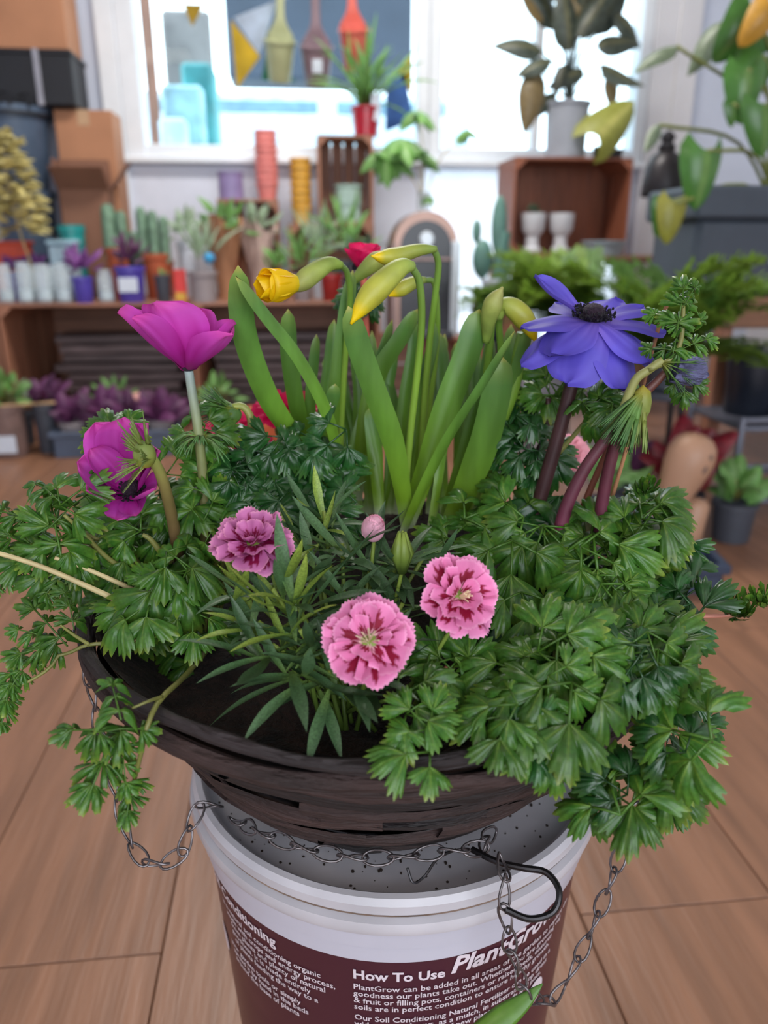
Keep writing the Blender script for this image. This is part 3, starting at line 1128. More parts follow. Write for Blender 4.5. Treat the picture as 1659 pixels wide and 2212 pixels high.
def anemone_flower(root, c, axis, petals, m, eye_r, ref=V((0, 0, 1)), stamens=True):
    M = frame(c, axis, ref)
    e = MB()
    Mx = Matrix.Translation(-root.location) @ M
    e.sphere((0, 0, eye_r * .55), eye_r, 20, 12, (1, 1, .8), M=Mx)
    fo = e.build('flower', M_eyed, root, smooth=180)
    if stamens:
        s = MB()
        for k in range(110):
            a = U(0, 2 * pi)
            rr = eye_r * U(1.05, 1.9)
            h_ = eye_r * U(.3, .95)
            p0, p1 = V((eye_r * .8 * math.cos(a), eye_r * .8 * math.sin(a), 0)), V((rr * math.cos(a), rr * math.sin(a), h_))
            s.tube([p0, p1], .00025, 3, M=Mx)
            s.sphere(p1, .00085, 5, 4, (1, 1, 1.3), M=Mx)
        tag(s.build('stamens', M_eye, fo), None, kind='stuff')
    for k, (az, el, L_, W_, kw) in enumerate(petals):
        petal(root, fo, along(M, math.radians(az), math.radians(el), eye_r * .55), L_, W_, m, seed=k, **kw)
    return fo


# upright cup flower seen from the side; azimuth 0 points away from the camera
c1 = at(408, 800, .505)
ax1 = (V((0, 0, 1)) + RT * -.05 - HD * .0).normalized()
sz = m_of(1.1, c1)
anemone_flower(anA, c1, ax1, [
    (155, 66, 150 * sz, 150 * sz, dict(cup=.45, curl=-.02, tip=.12, wide=.62)),
    (88, 40, 168 * sz, 84 * sz, dict(cup=.5, curl=.10, tip=.05, wide=.5)),
    (118, 48, 140 * sz, 96 * sz, dict(cup=.5, curl=.08, tip=.1, wide=.55)),
    (-112, 22, 128 * sz, 124 * sz, dict(cup=.5, curl=.22, tip=.3, wide=.6)),
    (-72, 34, 132 * sz, 96 * sz, dict(cup=.45, curl=.12, tip=.2, wide=.6)),
    (-18, 58, 130 * sz, 120 * sz, dict(cup=.35, curl=.06, tip=.2, wide=.6)),
    (32, 56, 146 * sz, 116 * sz, dict(cup=.4, curl=.05, tip=.12, wide=.6)),
    (60, 46, 146 * sz, 100 * sz, dict(cup=.4, curl=.05, tip=.12, wide=.6)),
], M_mag, .0045, ref=HD, stamens=False)
# open flower below it, turned to the side
c2 = at(285, 1062, .475)
ax2 = (V((0, 0, 1)) * .8 - HD * .55 - RT * .1).normalized()
s2 = m_of(1, c2)
anemone_flower(anA, c2, ax2, [
    (38, 52, 158 * s2, 100 * s2, dict(cup=.3, curl=.02, tip=.02, wide=.5)),
    (0, 58, 158 * s2, 120 * s2, dict(cup=.3, curl=.02, tip=.1, wide=.6)),
    (-34, 54, 160 * s2, 84 * s2, dict(cup=.35, curl=.04, tip=.02, wide=.55)),
    (-66, 48, 130 * s2, 86 * s2, dict(cup=.35, curl=.04, tip=.02, wide=.55)),
    (66, 56, 120 * s2, 70 * s2, dict(cup=.4, curl=.05, tip=.02, wide=.5)),
    (92, 40, 125 * s2, 100 * s2, dict(cup=.45, curl=.22, tip=.2, wide=.6)),
    (132, 26, 95 * s2, 92 * s2, dict(cup=.5, curl=.3, tip=.3, wide=.6)),
    (-108, 22, 90 * s2, 76 * s2, dict(cup=.45, curl=.2, tip=.1, wide=.6)),
    (-150, 2, 80 * s2, 62 * s2, dict(cup=.4, curl=.2, tip=.2, wide=.6)),
    (178, -14, 72 * s2, 78 * s2, dict(cup=.4, curl=.3, tip=.3, wide=.6)),
], M_mag, .006)
stalk(anA, [at(444, 1220, .50), at(440, 1060, .50), at(428, 930, .50), at(415, 850, .505), at(407, 797, .505)], m_of(24, c1) / 2, M_magstem, taper=.8)
bract_tuft(anA, at(436, 948, .50), V((0, 0, 1)), .026, 18, M_bractg, droop=.75, spread=1.25, wd=.22)
# two nodding buds in frilly collars
stalk(anA, [at(388, 1215, .49), at(372, 1120, .475), at(352, 1040, .462), at(334, 1000, .455), at(318, 986, .45)], m_of(28, c2) / 2, M_budstem, taper=.75)
bract_tuft(anA, at(326, 990, .452), (-RT * .8 - HD * .3 + V((0, 0, .25))), .030, 26, M_bract, droop=.05, spread=1.15, wd=.20)
MB().sphere((0, 0, 0), .007, 12, 8, (1, 1, 1.2), M=Matrix.Translation(at(312, 982, .447) - anA.location)).build('flower_bud', M_bract, anA)
stalk(anA, [at(548, 1180, .53), at(536, 1060, .53), at(540, 960, .53), at(542, 905, .53), at(524, 878, .53), at(500, 880, .53)], m_of(19, at(540, 950, .53)) / 2, M_budstem, taper=.8)
bract_tuft(anA, at(512, 880, .53), (-RT * 1.0 - V((0, 0, .35))), .028, 24, M_bractg, droop=.1, spread=.8, wd=.2)
bract_tuft(anA, at(500, 884, .528), (-RT * .9 + V((0, 0, .3)) - HD * .2), .026, 18, M_bractg, droop=.05, spread=.7, wd=.2)
MB().sphere((0, 0, 0), .008, 12, 8, (1.3, 1, 1), M=Matrix.Translation(at(490, 895, .53) - anA.location)).build('flower_bud', M_bractg, anA)
# trailing stalks over the rim, with their leaves
for pts, dd, wpx, m in [
    ([(375, 1328), (300, 1315), (200, 1272), (100, 1228), (0, 1196), (-90, 1180)], (.45, .42), 15, M_stalkp),
    ([(372, 1322), (310, 1285), (240, 1252), (170, 1222), (118, 1205)], (.46, .44), 13, M_stalkp),
    ([(330, 1268), (260, 1225), (215, 1190), (180, 1150), (138, 1112)], (.47, .45), 13, M_stalk),
    ([(320, 1240), (250, 1232), (170, 1235), (100, 1228)], (.48, .46), 9, M_stalk),
    ([(290, 1215), (220, 1186), (130, 1178), (40, 1186)], (.50, .47), 9, M_stalk),
    ([(332, 1352), (285, 1388), (190, 1392), (140, 1422), (70, 1468), (-20, 1510)], (.43, .39), 10, M_stalk),
    ([(192, 1392), (160, 1372), (130, 1350)], (.41, .405), 9, M_stalk),
    ([(455, 1395), (400, 1460), (345, 1512), (318, 1570), (304, 1630), (290, 1685), (282, 1715)], (.452, .391, .350, .333, .335, .338, .340), 13, M_stalk),
    ([(350, 1505), (320, 1515), (285, 1530)], (.352, .342, .338), 9, M_stalk),
    ([(370, 1215), (345, 1190), (325, 1165), (308, 1155)], (.47, .465), 15, M_stalk),
]:
    n = len(pts)
    full = len(dd) == n and n > 2          # a distance given for every point: the path already clears the rim
    P = [at(x_, y_, dd[k] if full else dd[0] + (dd[1] - dd[0]) * k / (n - 1)) for k, (x_, y_) in enumerate(pts)]
    stalk(anA, P, m_of(wpx, P[1]) / 2, m, name='leaf_stalk', taper=.6, raw=full)


def clear_d(px, py, d, gap=.012):
    """keep a point in front of the basket wall when the rim would hide it"""
    k = .22
    while k < d:
        q = at(px, py, k)
        t = (q.z - ZB) / (ZR + .006 - ZB)
        if 0 < t < 1 and math.hypot(q.x - KX, q.y - KY) < bask_r(t) + gap and math.hypot(q.x - KX, q.y - KY) > bask_r(t) - .02:
            return k
        k += .004
    return d


LS = 1.12


def leaves(root, rows, meshes):
    for px, py, d, spx, ang in rows:
        d = clear_d(px, py, d)
        p = at(px, py, d)
        place_leaf(root, meshes, p, m_of(spx * LS, p), ang)


FT = LP + LT[:3]
leaves(anA, [(100, 1060, .46, 110, 120), (180, 1055, .46, 120, 40), (60, 1120, .46, 130, 170), (120, 1140, .45, 150, 100), (30, 1165, .45, 120, 190), (90, 1190, .44, 130, 220),
             (150, 1190, .45, 120, 300), (165, 1215, .45, 110, 260), (40, 1215, .44, 120, 200), (130, 1250, .44, 110, 250), (10, 1100, .46, 100, 150), (150, 1100, .46, 120, 60),
             (20, 1240, .44, 90, 250)], FT)
leaves(anA, [(150, 1315, .415, 100, 80), (105, 1350, .41, 130, 130), (90, 1400, .405, 110, 210), (50, 1445, .40, 100, 240), (20, 1480, .39, 100, 260), (12, 1530, .39, 80, 265), (75, 1370, .41, 90, 170)], LP)
leaves(anA, [(250, 1510, .336, 130, 100), (215, 1580, .334, 140, 185), (275, 1565, .334, 120, 20), (225, 1640, .334, 150, 250), (268, 1645, .335, 110, 280), (282, 1715, .338, 100, 280)], LP)
# bushy middle and left of the plant
RA = []
for k in range(64):
    x_, y_ = U(225, 560), U(1060, 1420)
    if y_ > 1250 and (x_ < 270 or x_ > 480):
        continue
    if x_ > 440 and y_ > 1130:
        continue
    RA.append((x_, y_, .53 - (y_ - 1060) * .00022 + U(-.01, .015), U(90, 150), U(0, 360)))
leaves(anA, RA, LT + LP[:2])
leaves(anA, [(390, 1300, .43, 150, 300), (340, 1250, .44, 130, 200), (420, 1230, .44, 140, 330), (300, 1290, .44, 110, 210), (420, 1370, .42, 110, 270), (250, 1130, .48, 120, 160),
             (290, 1150, .48, 110, 200), (240, 1200, .47, 110, 190), (420, 1100, .49, 130, 300), (460, 1080, .49, 110, 60), (400, 940, .51, 100, 200), (470, 940, .51, 90, 340),
             (380, 985, .50, 90, 60), (440, 1020, .50, 110, 100), (240, 915, .50, 90, 100), (280, 905, .51, 80, 60), (210, 940, .50, 70, 200), (475, 1185, .46, 80, 300)], LT)
# darker curled foliage between the bud and the daffodils
RB_ = []
for k in range(46):
    x_, y_ = U(470, 735), U(950, 1130)
    if y_ < 1000 and x_ < 560:
        continue
    RB_.append((x_, y_, .53 - (y_ - 950) * .00022 + U(-.012, .012), U(80, 130), U(0, 360)))
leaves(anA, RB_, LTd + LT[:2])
for k in range(26):
    a = U(0, 2 * pi)
    e = V((CA.x + .07 * math.cos(a), CA.y + .05 * math.sin(a), .54 + U(0, .05)))
    stalk(anA, [CA + V((.015 * math.cos(a), .015 * math.sin(a), -.004)), (CA + e) / 2 + V((0, 0, .015)), e], .0016, M_stalk, name='leaf_stalk', n=5, seg=6)
# ================================================================== violet-blue anemone
pB = at(1230, 1190, .51)
anB = thing('anemone_plant', 'violet-blue anemone with thick maroon stems and a mass of glossy lobed leaves', 'plant', (pB.x, pB.y, .48))
CB = V((pB.x, pB.y, .485))
cb = at(1280, 690, .515)
axb = (V((0, 0, 1)) - HD * .24 + RT * .02).normalized()
sb = m_of(1, cb)
P_ = dict(cup=-.18, curl=-.26, tip=.12, wide=.55, base=.45)
Pd = dict(cup=-.2, curl=-.36, tip=.10, wide=.6, base=.5)
Pf = dict(cup=-.10, curl=-.12, tip=.1, wide=.55, base=.4)
anemone_flower(anB, cb, axb, [
    (180, -22, 122 * sb, 134 * sb, Pd),
    (134, -4, 140 * sb, 116 * sb, P_),
    (98, 10, 150 * sb, 96 * sb, P_),
    (62, 22, 150 * sb, 66 * sb, dict(cup=.2, curl=.14, tip=.1, wide=.5, base=.4)),
    (226, -8, 150 * sb, 96 * sb, P_),
    (262, 8, 150 * sb, 84 * sb, P_),
    (296, 12, 130 * sb, 82 * sb, Pf),
    (326, 14, 120 * sb, 84 * sb, Pf),
    (0, 6, 110 * sb, 84 * sb, Pf),
    (32, 8, 110 * sb, 80 * sb, Pf),
    (152, -20, 160 * sb, 128 * sb, Pd),
    (208, -22, 165 * sb, 116 * sb, Pd),
    (112, -8, 178 * sb, 84 * sb, Pd),
    (244, -8, 160 * sb, 86 * sb, Pd),
], M_blue, .0125 * .62, ref=HD)
bract_tuft(anB, at(1250, 770, .525), V((.1, 0, -1)), .020, 20, mat('dark_bract', (46, 92, 62), rough=.5, var=.2, lucent=.1), droop=.1, spread=1.3, wd=.14)
bract_tuft(anB, at(1275, 772, .52), V((.1, 0, -1)), .020, 16, MATS['dark_bract'], droop=.1, spread=1.0, wd=.14)


def mstem(pts, dd, wpx, m, taper=.8, name='stem'):
    n = len(pts)
    P = [at(x_, y_, dd[0] + (dd[1] - dd[0]) * k / (n - 1)) for k, (x_, y_) in enumerate(pts)]
    return stalk(anB, P, m_of(wpx, P[1]) / 2, m, taper=taper, seg=20, name=name)


mstem([(1145, 1150), (1180, 1030), (1212, 920), (1235, 830), (1262, 740)], (.53, .52), 34, M_maroond, .85)
mstem([(1205, 1165), (1225, 1090), (1265, 1010), (1320, 935), (1370, 870), (1415, 828), (1440, 800)], (.49, .48), 33, M_maroon, .45)
mstem([(1292, 1155), (1305, 1060), (1328, 960), (1352, 890), (1380, 856)], (.495, .48), 30, M_maroon, .8)
mstem([(1242, 1148), (1270, 1070), (1300, 1000), (1330, 930)], (.515, .50), 17, mat('brown_stem', (112, 60, 46), rough=.5), .7)
mstem([(1126, 1150), (1132, 1060), (1160, 980), (1180, 930), (1185, 860)], (.56, .56), 15, M_maroond)
mstem([(1180, 1010), (1240, 940), (1290, 880), (1330, 830)], (.55, .54), 11, M_stalk)
mstem([(1330, 925), (1348, 880), (1372, 822), (1400, 800), (1432, 778)], (.48, .475), 22, mat('olive_bud_stem', (146, 146, 84), rough=.5), .8)
mstem([(1400, 800), (1450, 775), (1470, 740), (1475, 690), (1476, 660)], (.475, .475), 13, M_stalk, .7)
mstem([(1295, 1165), (1350, 980), (1398, 800), (1425, 700), (1445, 650)], (.515, .505), 9, mat('dry_stick', (160, 110, 76), rough=.7), .9)
# nodding bud with a hanging green fringe, a grey-blue bud, young leaf tufts
bract_tuft(anB, at(1388, 850, .478), (V((0, 0, -1)) - RT * .28), .036, 26, M_bract, droop=.0, spread=.5, wd=.16)
bract_tuft(anB, at(1384, 846, .476), (V((0, 0, -1)) - RT * .55 - HD * .2), .038, 20, M_bractg, droop=.0, spread=.42, wd=.15)
MB().lathe([(0, .004), (.005, .0), (.0062, -.006), (.006, -.012), (.004, -.017), (0, -.019)], 14, M=Matrix.Translation(at(1388, 845, .478) - anB.location)).build('flower_bud', M_bract, anB, smooth=180)
bb = at(1490, 800, .475)
M_bbud = mat('grey_blue_bud', (92, 92, 128), rough=.8, var=.3, scale=60, bump=.6, bscale=300, stretch=(1, 1, 3))
bo = MB().sphere((0, 0, 0), .0092, 16, 12, (1.15, 1, 1), M=Matrix.Translation(bb - anB.location)).build('flower_bud', M_bbud, anB, smooth=180)
for k in range(6):
    petal(anB, bo, frame(bb - RT * .010, (RT * 1 + V((0, 0, -.25))), V((0, 0, 1))) @ Matrix.Rotation(k * pi / 3, 4, 'Z') @ Matrix.Translation((0, .0075, 0)) @ Matrix.Rotation(pi / 2 - .08, 4, 'X'),
          .021, .013, M_bbud, cup=.5, curl=.18, seed=k)
bract_tuft(anB, at(1430, 782, .475), (RT * 1 - V((0, 0, .5))), .026, 14, M_bractg, droop=.1, spread=.6, wd=.16)
leaves(anB, [(1470, 665, .475, 110, 80), (1445, 690, .475, 80, 150), (1490, 700, .475, 70, 20), (1440, 755, .475, 80, 170), (1495, 745, .475, 80, 20), (1460, 740, .475, 70, 90),
             (1478, 850, .47, 70, 270), (1490, 640, .475, 60, 60)], LP + LT[:2])
leaves(anB, [(1320, 880, .50, 110, 160), (1280, 905, .505, 110, 200), (1300, 860, .51, 90, 60), (1175, 810, .57, 110, 120), (1215, 820, .565, 90, 60), (1310, 820, .54, 90, 60), (1350, 830, .53, 90, 20),
             (1130, 810, .58, 90, 140), (1180, 860, .565, 100, 270), (1260, 850, .55, 90, 240)], LT)
# dark curled leaves behind the main stem
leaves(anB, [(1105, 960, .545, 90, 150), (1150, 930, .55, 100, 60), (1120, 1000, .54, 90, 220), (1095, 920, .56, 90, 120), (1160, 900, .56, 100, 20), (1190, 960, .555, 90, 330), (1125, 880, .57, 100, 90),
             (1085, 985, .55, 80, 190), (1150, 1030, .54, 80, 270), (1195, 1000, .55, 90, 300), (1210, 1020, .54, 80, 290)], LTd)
LS = 1.32
# crown of leaves at the foot of the stems, then the mass falling over the rim
leaves(anB, [(960, 1160, .50, 120, 160), (1010, 1130, .50, 120, 60), (1060, 1100, .51, 120, 40), (1060, 1150, .49, 130, 200), (1090, 1060, .53, 110, 100), (1110, 1250, .44, 150, 270), (1130, 1190, .47, 120, 240),
             (1180, 1200, .47, 120, 270), (1150, 1340, .41, 130, 275), (1220, 1190, .47, 120, 300), (1300, 1180, .475, 130, 60), (1350, 1150, .48, 140, 20), (1410, 1100, .485, 130, 60), (1440, 1090, .48, 110, 40),
             (1380, 1130, .48, 110, 170), (1430, 1160, .475, 120, 320), (1400, 1180, .47, 120, 0), (1290, 1240, .45, 170, 280), (1250, 1220, .46, 130, 220), (1330, 1220, .45, 140, 330),
             (1370, 1250, .445, 110, 0), (1300, 1300, .43, 130, 250), (1390, 1310, .43, 120, 330), (1350, 1330, .425, 140, 300), (1280, 1360, .42, 120, 200), (1410, 1350, .42, 110, 20),
             (1170, 1420, .385, 110, 120), (1140, 1450, .38, 130, 160), (1230, 1450, .375, 130, 20), (1180, 1480, .375, 150, 240), (1280, 1500, .37, 150, 320), (1330, 1430, .39, 120, 60), (1380, 1400, .40, 130, 60),
             (1430, 1440, .40, 140, 60), (1440, 1480, .395, 130, 330), (1400, 1500, .39, 120, 270), (1060, 1510, .375, 130, 150), (1090, 1560, .365, 130, 200), (1050, 1580, .36, 110, 170), (1190, 1580, .355, 170, 260),
             (1150, 1600, .35, 120, 200), (1080, 1640, .35, 130, 260), (1150, 1660, .345, 110, 280), (1240, 1560, .36, 110, 330), (1370, 1540, .375, 150, 150), (1430, 1570, .375, 130, 320), (1400, 1590, .37, 130, 260),
             (1280, 1660, .345, 150, 110), (1300, 1700, .34, 140, 260), (1260, 1730, .338, 130, 220), (1330, 1640, .35, 120, 30), (1440, 1660, .365, 120, 60), (1470, 1640, .365, 110, 20), (1460, 1700, .36, 100, 290),
             (1450, 1750, .355, 80, 260), (940, 1420, .375, 130, 140), (990, 1430, .375, 130, 30), (960, 1470, .37, 120, 250), (880, 1590, .35, 100, 130), (920, 1560, .355, 120, 40), (870, 1640, .345, 110, 220), (930, 1610, .345, 110, 320)],
       LT)
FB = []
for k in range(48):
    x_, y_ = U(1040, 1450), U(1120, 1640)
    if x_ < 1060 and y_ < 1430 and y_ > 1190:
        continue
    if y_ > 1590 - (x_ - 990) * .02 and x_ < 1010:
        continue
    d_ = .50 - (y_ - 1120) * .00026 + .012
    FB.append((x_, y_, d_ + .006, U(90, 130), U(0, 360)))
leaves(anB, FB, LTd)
for k in range(40):
    a = U(0, 2 * pi)
    e = V((CB.x - .02 + .05 * math.cos(a), CB.y + .06 * math.sin(a) - .03, .52 + U(-.01, .02)))
    stalk(anB, [CB + V((.02 * math.cos(a), .02 * math.sin(a), -.004)), (CB + e) / 2 + V((0, 0, .015)), e], .0016, M_maroon if k % 3 == 0 else M_stalk, name='leaf_stalk', n=5, seg=6)
for pts, dd in [([(1180, 1390), (1280, 1420), (1330, 1410)], (.40, .40)), ([(935, 1530), (945, 1470), (965, 1440)], (.365, .372)), ([(1020, 1530), (990, 1480), (975, 1450)], (.365, .372)),
                ([(1250, 1600), (1330, 1630), (1400, 1680), (1430, 1700)], (.36, .36)), ([(1240, 1600), (1270, 1590), (1285, 1550)], (.36, .37))]:
    mstem(pts, dd, 11, mat('red_brown_stalk', (124, 66, 52), rough=.5), name='leaf_stalk')
mstem([(1390, 1335), (1450, 1331), (1530, 1331), (1582, 1327), (1600, 1318)], (.44, .44), 10, mat('pink_stalk', (196, 128, 110), rough=.5), .9, name='leaf_stalk')
p = at(1600, 1305, .44)
for k in range(2):
    place_leaf(anB, LC, p, m_of(80, p), 60 + 90 * k)
p = at(1388, 1052, .49)
place_leaf(anB, LC, p, m_of(64, p), 90)

LS = 1.1
# ================================================================== pink dianthus
pD = at(740, 1330, .40)
dia = thing('dianthus_plant', 'pink dianthus with frilled crimson-eyed flowers and narrow grey-green leaves', 'plant', (pD.x, pD.y, .48))
CD = V((pD.x, pD.y, .482))


def dianthus_flower(root, c, axis, R, m, n=(10, 8, 6), seed=0, el=(6, 24, 52), stam=True, blot=True):
    M = frame(c, axis, V((0, 0, 1)))
    Mx = Matrix.Translation(-root.location) @ M
    rng = random.Random(seed)
    cal = MB().lathe([(0, -.018), (.0035, -.017), (.0042, -.008), (.005, 0), (.0035, .0015), (0, .001)], 12, M=Mx)
    fo = cal.build('flower', M_dleafy, root, smooth=180)
    for lay in range(3):
        for k in range(n[lay]):
            az = 2 * pi * k / n[lay] + rng.uniform(-.2, .2) + lay * .35
            L_ = R * (1.0, .84, .6)[lay] * rng.uniform(.9, 1.06)
            petal(root, fo, along(M, az, math.radians(el[lay] + rng.uniform(-8, 8)), .0012) @ Matrix.Rotation(rng.uniform(-.3, .3), 4, 'Y'), L_, L_ * rng.uniform(.72, .95), m,
                  cup=rng.uniform(-.1, .35), curl=rng.uniform(-.2, .12), wave=.05, seed=seed * 31 + lay * 11 + k, teeth=1, base=.16, nu=18, nv=13, blot=(.8, .72, .55)[lay] if blot else 0)
    if stam:
        s = MB()
        for k in range(9):
            a = rng.uniform(0, 6.28)
            b = V((math.cos(a), math.sin(a), 0)) * rng.uniform(.001, .006)
            s.tube([b * .2, b * .6 + V((0, 0, .006)), b + V((0, 0, .009))], .0004, 4, M=Mx)
        s.build('stamens', mat('pale_stamen', (226, 206, 170), rough=.6), fo)['kind'] = 'stuff'
    return fo


f2 = at(797, 1385, .345)
dianthus_flower(dia, f2, (CAM - f2).normalized() * .8 + V((0, 0, .35)) - RT * .05, m_of(101, f2), M_dpet, seed=2, n=(11, 8, 3), el=(4, 16, 40))
f1 = at(548, 1172, .40)
dianthus_flower(dia, f1, (CAM - f1).normalized() * .55 + V((0, 0, .8)) - RT * .1, m_of(92, f1), M_dpetm, seed=5, n=(10, 8, 6), el=(2, 24, 56), stam=False)
f3 = at(992, 1288, .372)
dianthus_flower(dia, f3, (CAM - f3).normalized() * .8 + V((0, 0, .25)) + RT * .45, m_of(97, f3), M_dpet, seed=9, n=(9, 7, 4), el=(4, 22, 55))
# half-open pale bud and a green bud
f4 = at(806, 1142, .43)
bo = MB().sphere((0, 0, 0), m_of(26, f4), 14, 10, (1, 1, 1.15), M=Matrix.Translation(f4 - dia.location)).build('flower_bud', mat('pale_pink_bud', (236, 176, 196), rough=.55, var=.2, scale=60, lucent=.2), dia, smooth=180)
for k in range(9):
    petal(dia, bo, frame(f4 - V((0, 0, .004)) - RT * .003, (V((0, 0, 1)) + RT * .5 - HD * .3), V((0, 1, 0))) @ Matrix.Rotation(k * .7, 4, 'Z') @ Matrix.Translation((0, .0045, 0)) @ Matrix.Rotation(1.35, 4, 'X'),
          m_of(50, f4), m_of(42, f4), MATS['pale_pink_bud'], cup=.4, curl=.25, teeth=1, base=.4, seed=k, wave=.04)
f5 = at(868, 1195, .41)
gb = MB()
for k in range(5):
    gb.tube([V((0, 0, -.012)) + V((math.cos(k * 1.26), math.sin(k * 1.26), 0)) * .001, V((math.cos(k * 1.26), math.sin(k * 1.26), 0)) * .0035, V((0, 0, .013)) + V((math.cos(k * 1.26), math.sin(k * 1.26), 0)) * .0018], [.002, .0038, .0008], 6,
            M=Matrix.Translation(f5 - dia.location))
gb.build('flower_bud', M_dleafy, dia, smooth=180)
for c in (f1, f2, f3, f4, f5):
    q = CD + (V((c.x, c.y, 0)) - V((CD.x, CD.y, 0))) * .6 + V((0, 0, .03))
    stalk(dia, [CD + (q - CD) * .2, q, c - V((0, 0, .012)), c - V((0, 0, .004))], .0014, M_dleafy, seg=10, n=6)


def dl_mesh(seed):
    rng = random.Random(seed)
    cv, tw = rng.uniform(-.35, .3), rng.uniform(-.3, .3)

    def fn(u, v):
        s = 2 * u - 1
        w_ = .075 * (math.sin(min(1, v * 1.35 + .12) * pi / 2)) * (1 - max(0, (v - .55) / .45) ** 1.8)
        z = cv * v * v + .35 * w_ * abs(s)
        return (V((s * w_ * math.cos(tw * v), v * (1 - abs(cv) * v * .25), z + s * w_ * math.sin(tw * v))), v, 0)
    return MB().grid(fn, 4, 12).mesh('linear_leaf', 180)


DL = [dl_mesh(k) for k in range(8)]
for me in DL:
    me.materials.append(M_dleaf)
DLy = [me.copy() for me in DL[:4]]
for me in DLy:
    me.materials[0] = M_dleafy
cnt = 0
for sx, sy, sd, ntuft, L0, young in [(590, 1300, .37, 11, .045, 1), (640, 1330, .365, 13, .05, 1), (690, 1250, .40, 14, .05, 0), (740, 1200, .42, 13, .05, 0), (660, 1180, .43, 9, .042, 1), (800, 1250, .41, 14, .048, 0),
                                     (860, 1240, .41, 11, .045, 0), (590, 1420, .355, 12, .05, 0), (640, 1450, .345, 14, .052, 0), (710, 1480, .34, 12, .05, 0), (560, 1370, .37, 11, .045, 1), (760, 1320, .38, 14, .05, 0),
                                     (870, 1330, .38, 11, .046, 0), (700, 1130, .45, 9, .04, 1), (520, 1290, .39, 9, .04, 1), (650, 1390, .35, 8, .046, 1), (780, 1470, .345, 10, .05, 0), (920, 1220, .42, 8, .04, 0)]:
    o = at(sx, sy, sd + .02)
    for k in range(ntuft):
        az = 2 * pi * k / ntuft + U(-.4, .4)
        el = U(-.35, .8) if not young else U(.2, 1.15)
        dr = V((math.cos(az) * math.cos(el), math.sin(az) * math.cos(el) - (.1 if not young else 0), math.sin(el)))
        L_ = L0 * U(.75, 1.15)
        Mx = frame(o + V((U(-.006, .006), U(-.006, .006), U(-.006, .006))), V((0, 0, 1)) + dr * .01 + (CAM - o).normalized() * .3, dr)
        Mx = frame(Mx.translation, dr.cross(V((0, 0, 1))).cross(dr) * 1 + V((0, 0, .001)), dr) @ Matrix.Diagonal((L_, L_, L_, 1))
        Mx.translation -= dia.location
        ob('leaf', RNG.choice(DLy if (young and k % 2) else DL), None, dia, Mx)
        cnt += 1
    stalk(dia, [CD + V((U(-.02, .02), U(-.02, .02), 0)), (CD + o) / 2 + V((0, 0, .01)), o + V((0, 0, .008))], .0016, M_dleafy, seg=8, n=6)

# ================================================================== flowers along the far rim
pR = at(560, 1010, .64)
cri = thing('dianthus_plant', 'crimson dianthus along the far rim behind the daffodil leaves', 'plant', (pR.x, pR.y, .49))
for px, py, d, r in [(478, 945, .62, 58), (606, 885, .64, 62), (570, 985, .61, 56), (645, 882, .65, 50), (515, 920, .64, 40), (600, 1000, .62, 46)]:
    c = at(px, py, d)
    dianthus_flower(cri, c, V((U(-.3, .3), -.45, .8)), m_of(r, c), M_red, n=(7, 5, 4), seed=px, stam=False, blot=False)
    stalk(cri, [V((pR.x, pR.y, .49)) + V((U(-.02, .02), U(-.02, .02), 0)), c - V((0, 0, .045)), c - V((0, 0, .014))], .0016, M_dleafy, n=6, seg=8)
    cc = c - V((0, 0, .012))
    MB().lathe([(.0025, -.014), (.0055, -.008), (.006, 0), (.0045, .006)], 10, M=Matrix.Translation(cc - cri.location)).build('calyx', M_bractg, cri, smooth=180)
for k in range(16):
    o = V((pR.x, pR.y, .50)) + V((U(-.03, .05), U(-.03, .015), U(.01, .05)))
    dr = V((U(-1, 1), U(-1, .4), U(.2, 1))).normalized()
    Mx = frame(o, V((0, -.5, 1)), dr) @ Matrix.Diagonal((.045, .045, .045, 1))
    Mx.translation -= cri.location
    ob('leaf', RNG.choice(DL), None, cri, Mx)
stalk(cri, [V((pR.x, pR.y, .49)), at(548, 1000, .62), at(540, 950, .62), at(536, 925, .62)], .003, M_dleafy, name='flower_bud_stem')

pK = at(1225, 1010, .64)
_k = .14 / math.hypot(pK.x - KX, pK.y - KY)
pK = V((KX + (pK.x - KX) * _k, KY + (pK.y - KY) * _k, pK.z))
pin = thing('carnation_plant', 'salmon pink carnation half hidden behind the maroon anemone stems', 'plant', (pK.x, pK.y, .49))
for px, py, d, r in [(1228, 985, .63, 50), (1200, 965, .64, 34)]:
    c = at(px, py, d)
    dianthus_flower(pin, c, V((.1, -.8, .5)), m_of(r, c), M_pinkb, n=(9, 8, 6), seed=px, stam=False, blot=False)
    stalk(pin, [V((pK.x, pK.y, .49)), V((pK.x, pK.y, .49)) * .45 + (c - V((0, 0, .012))) * .55 + V((0, 0, .012)), c - V((0, 0, .012))], .0016, M_dleafy, n=6, seg=8)
for k in range(10):
    o = V((pK.x, pK.y, .50)) + V((U(-.025, .015), U(-.02, .01), U(.01, .04)))
    dr = V((U(-1, 1), U(-1, .4), U(.2, 1))).normalized()
    Mx = frame(o, V((0, -.5, 1)), dr) @ Matrix.Diagonal((.05, .05, .05, 1))
    Mx.translation -= pin.location
    ob('leaf', RNG.choice(DL), None, pin, Mx)

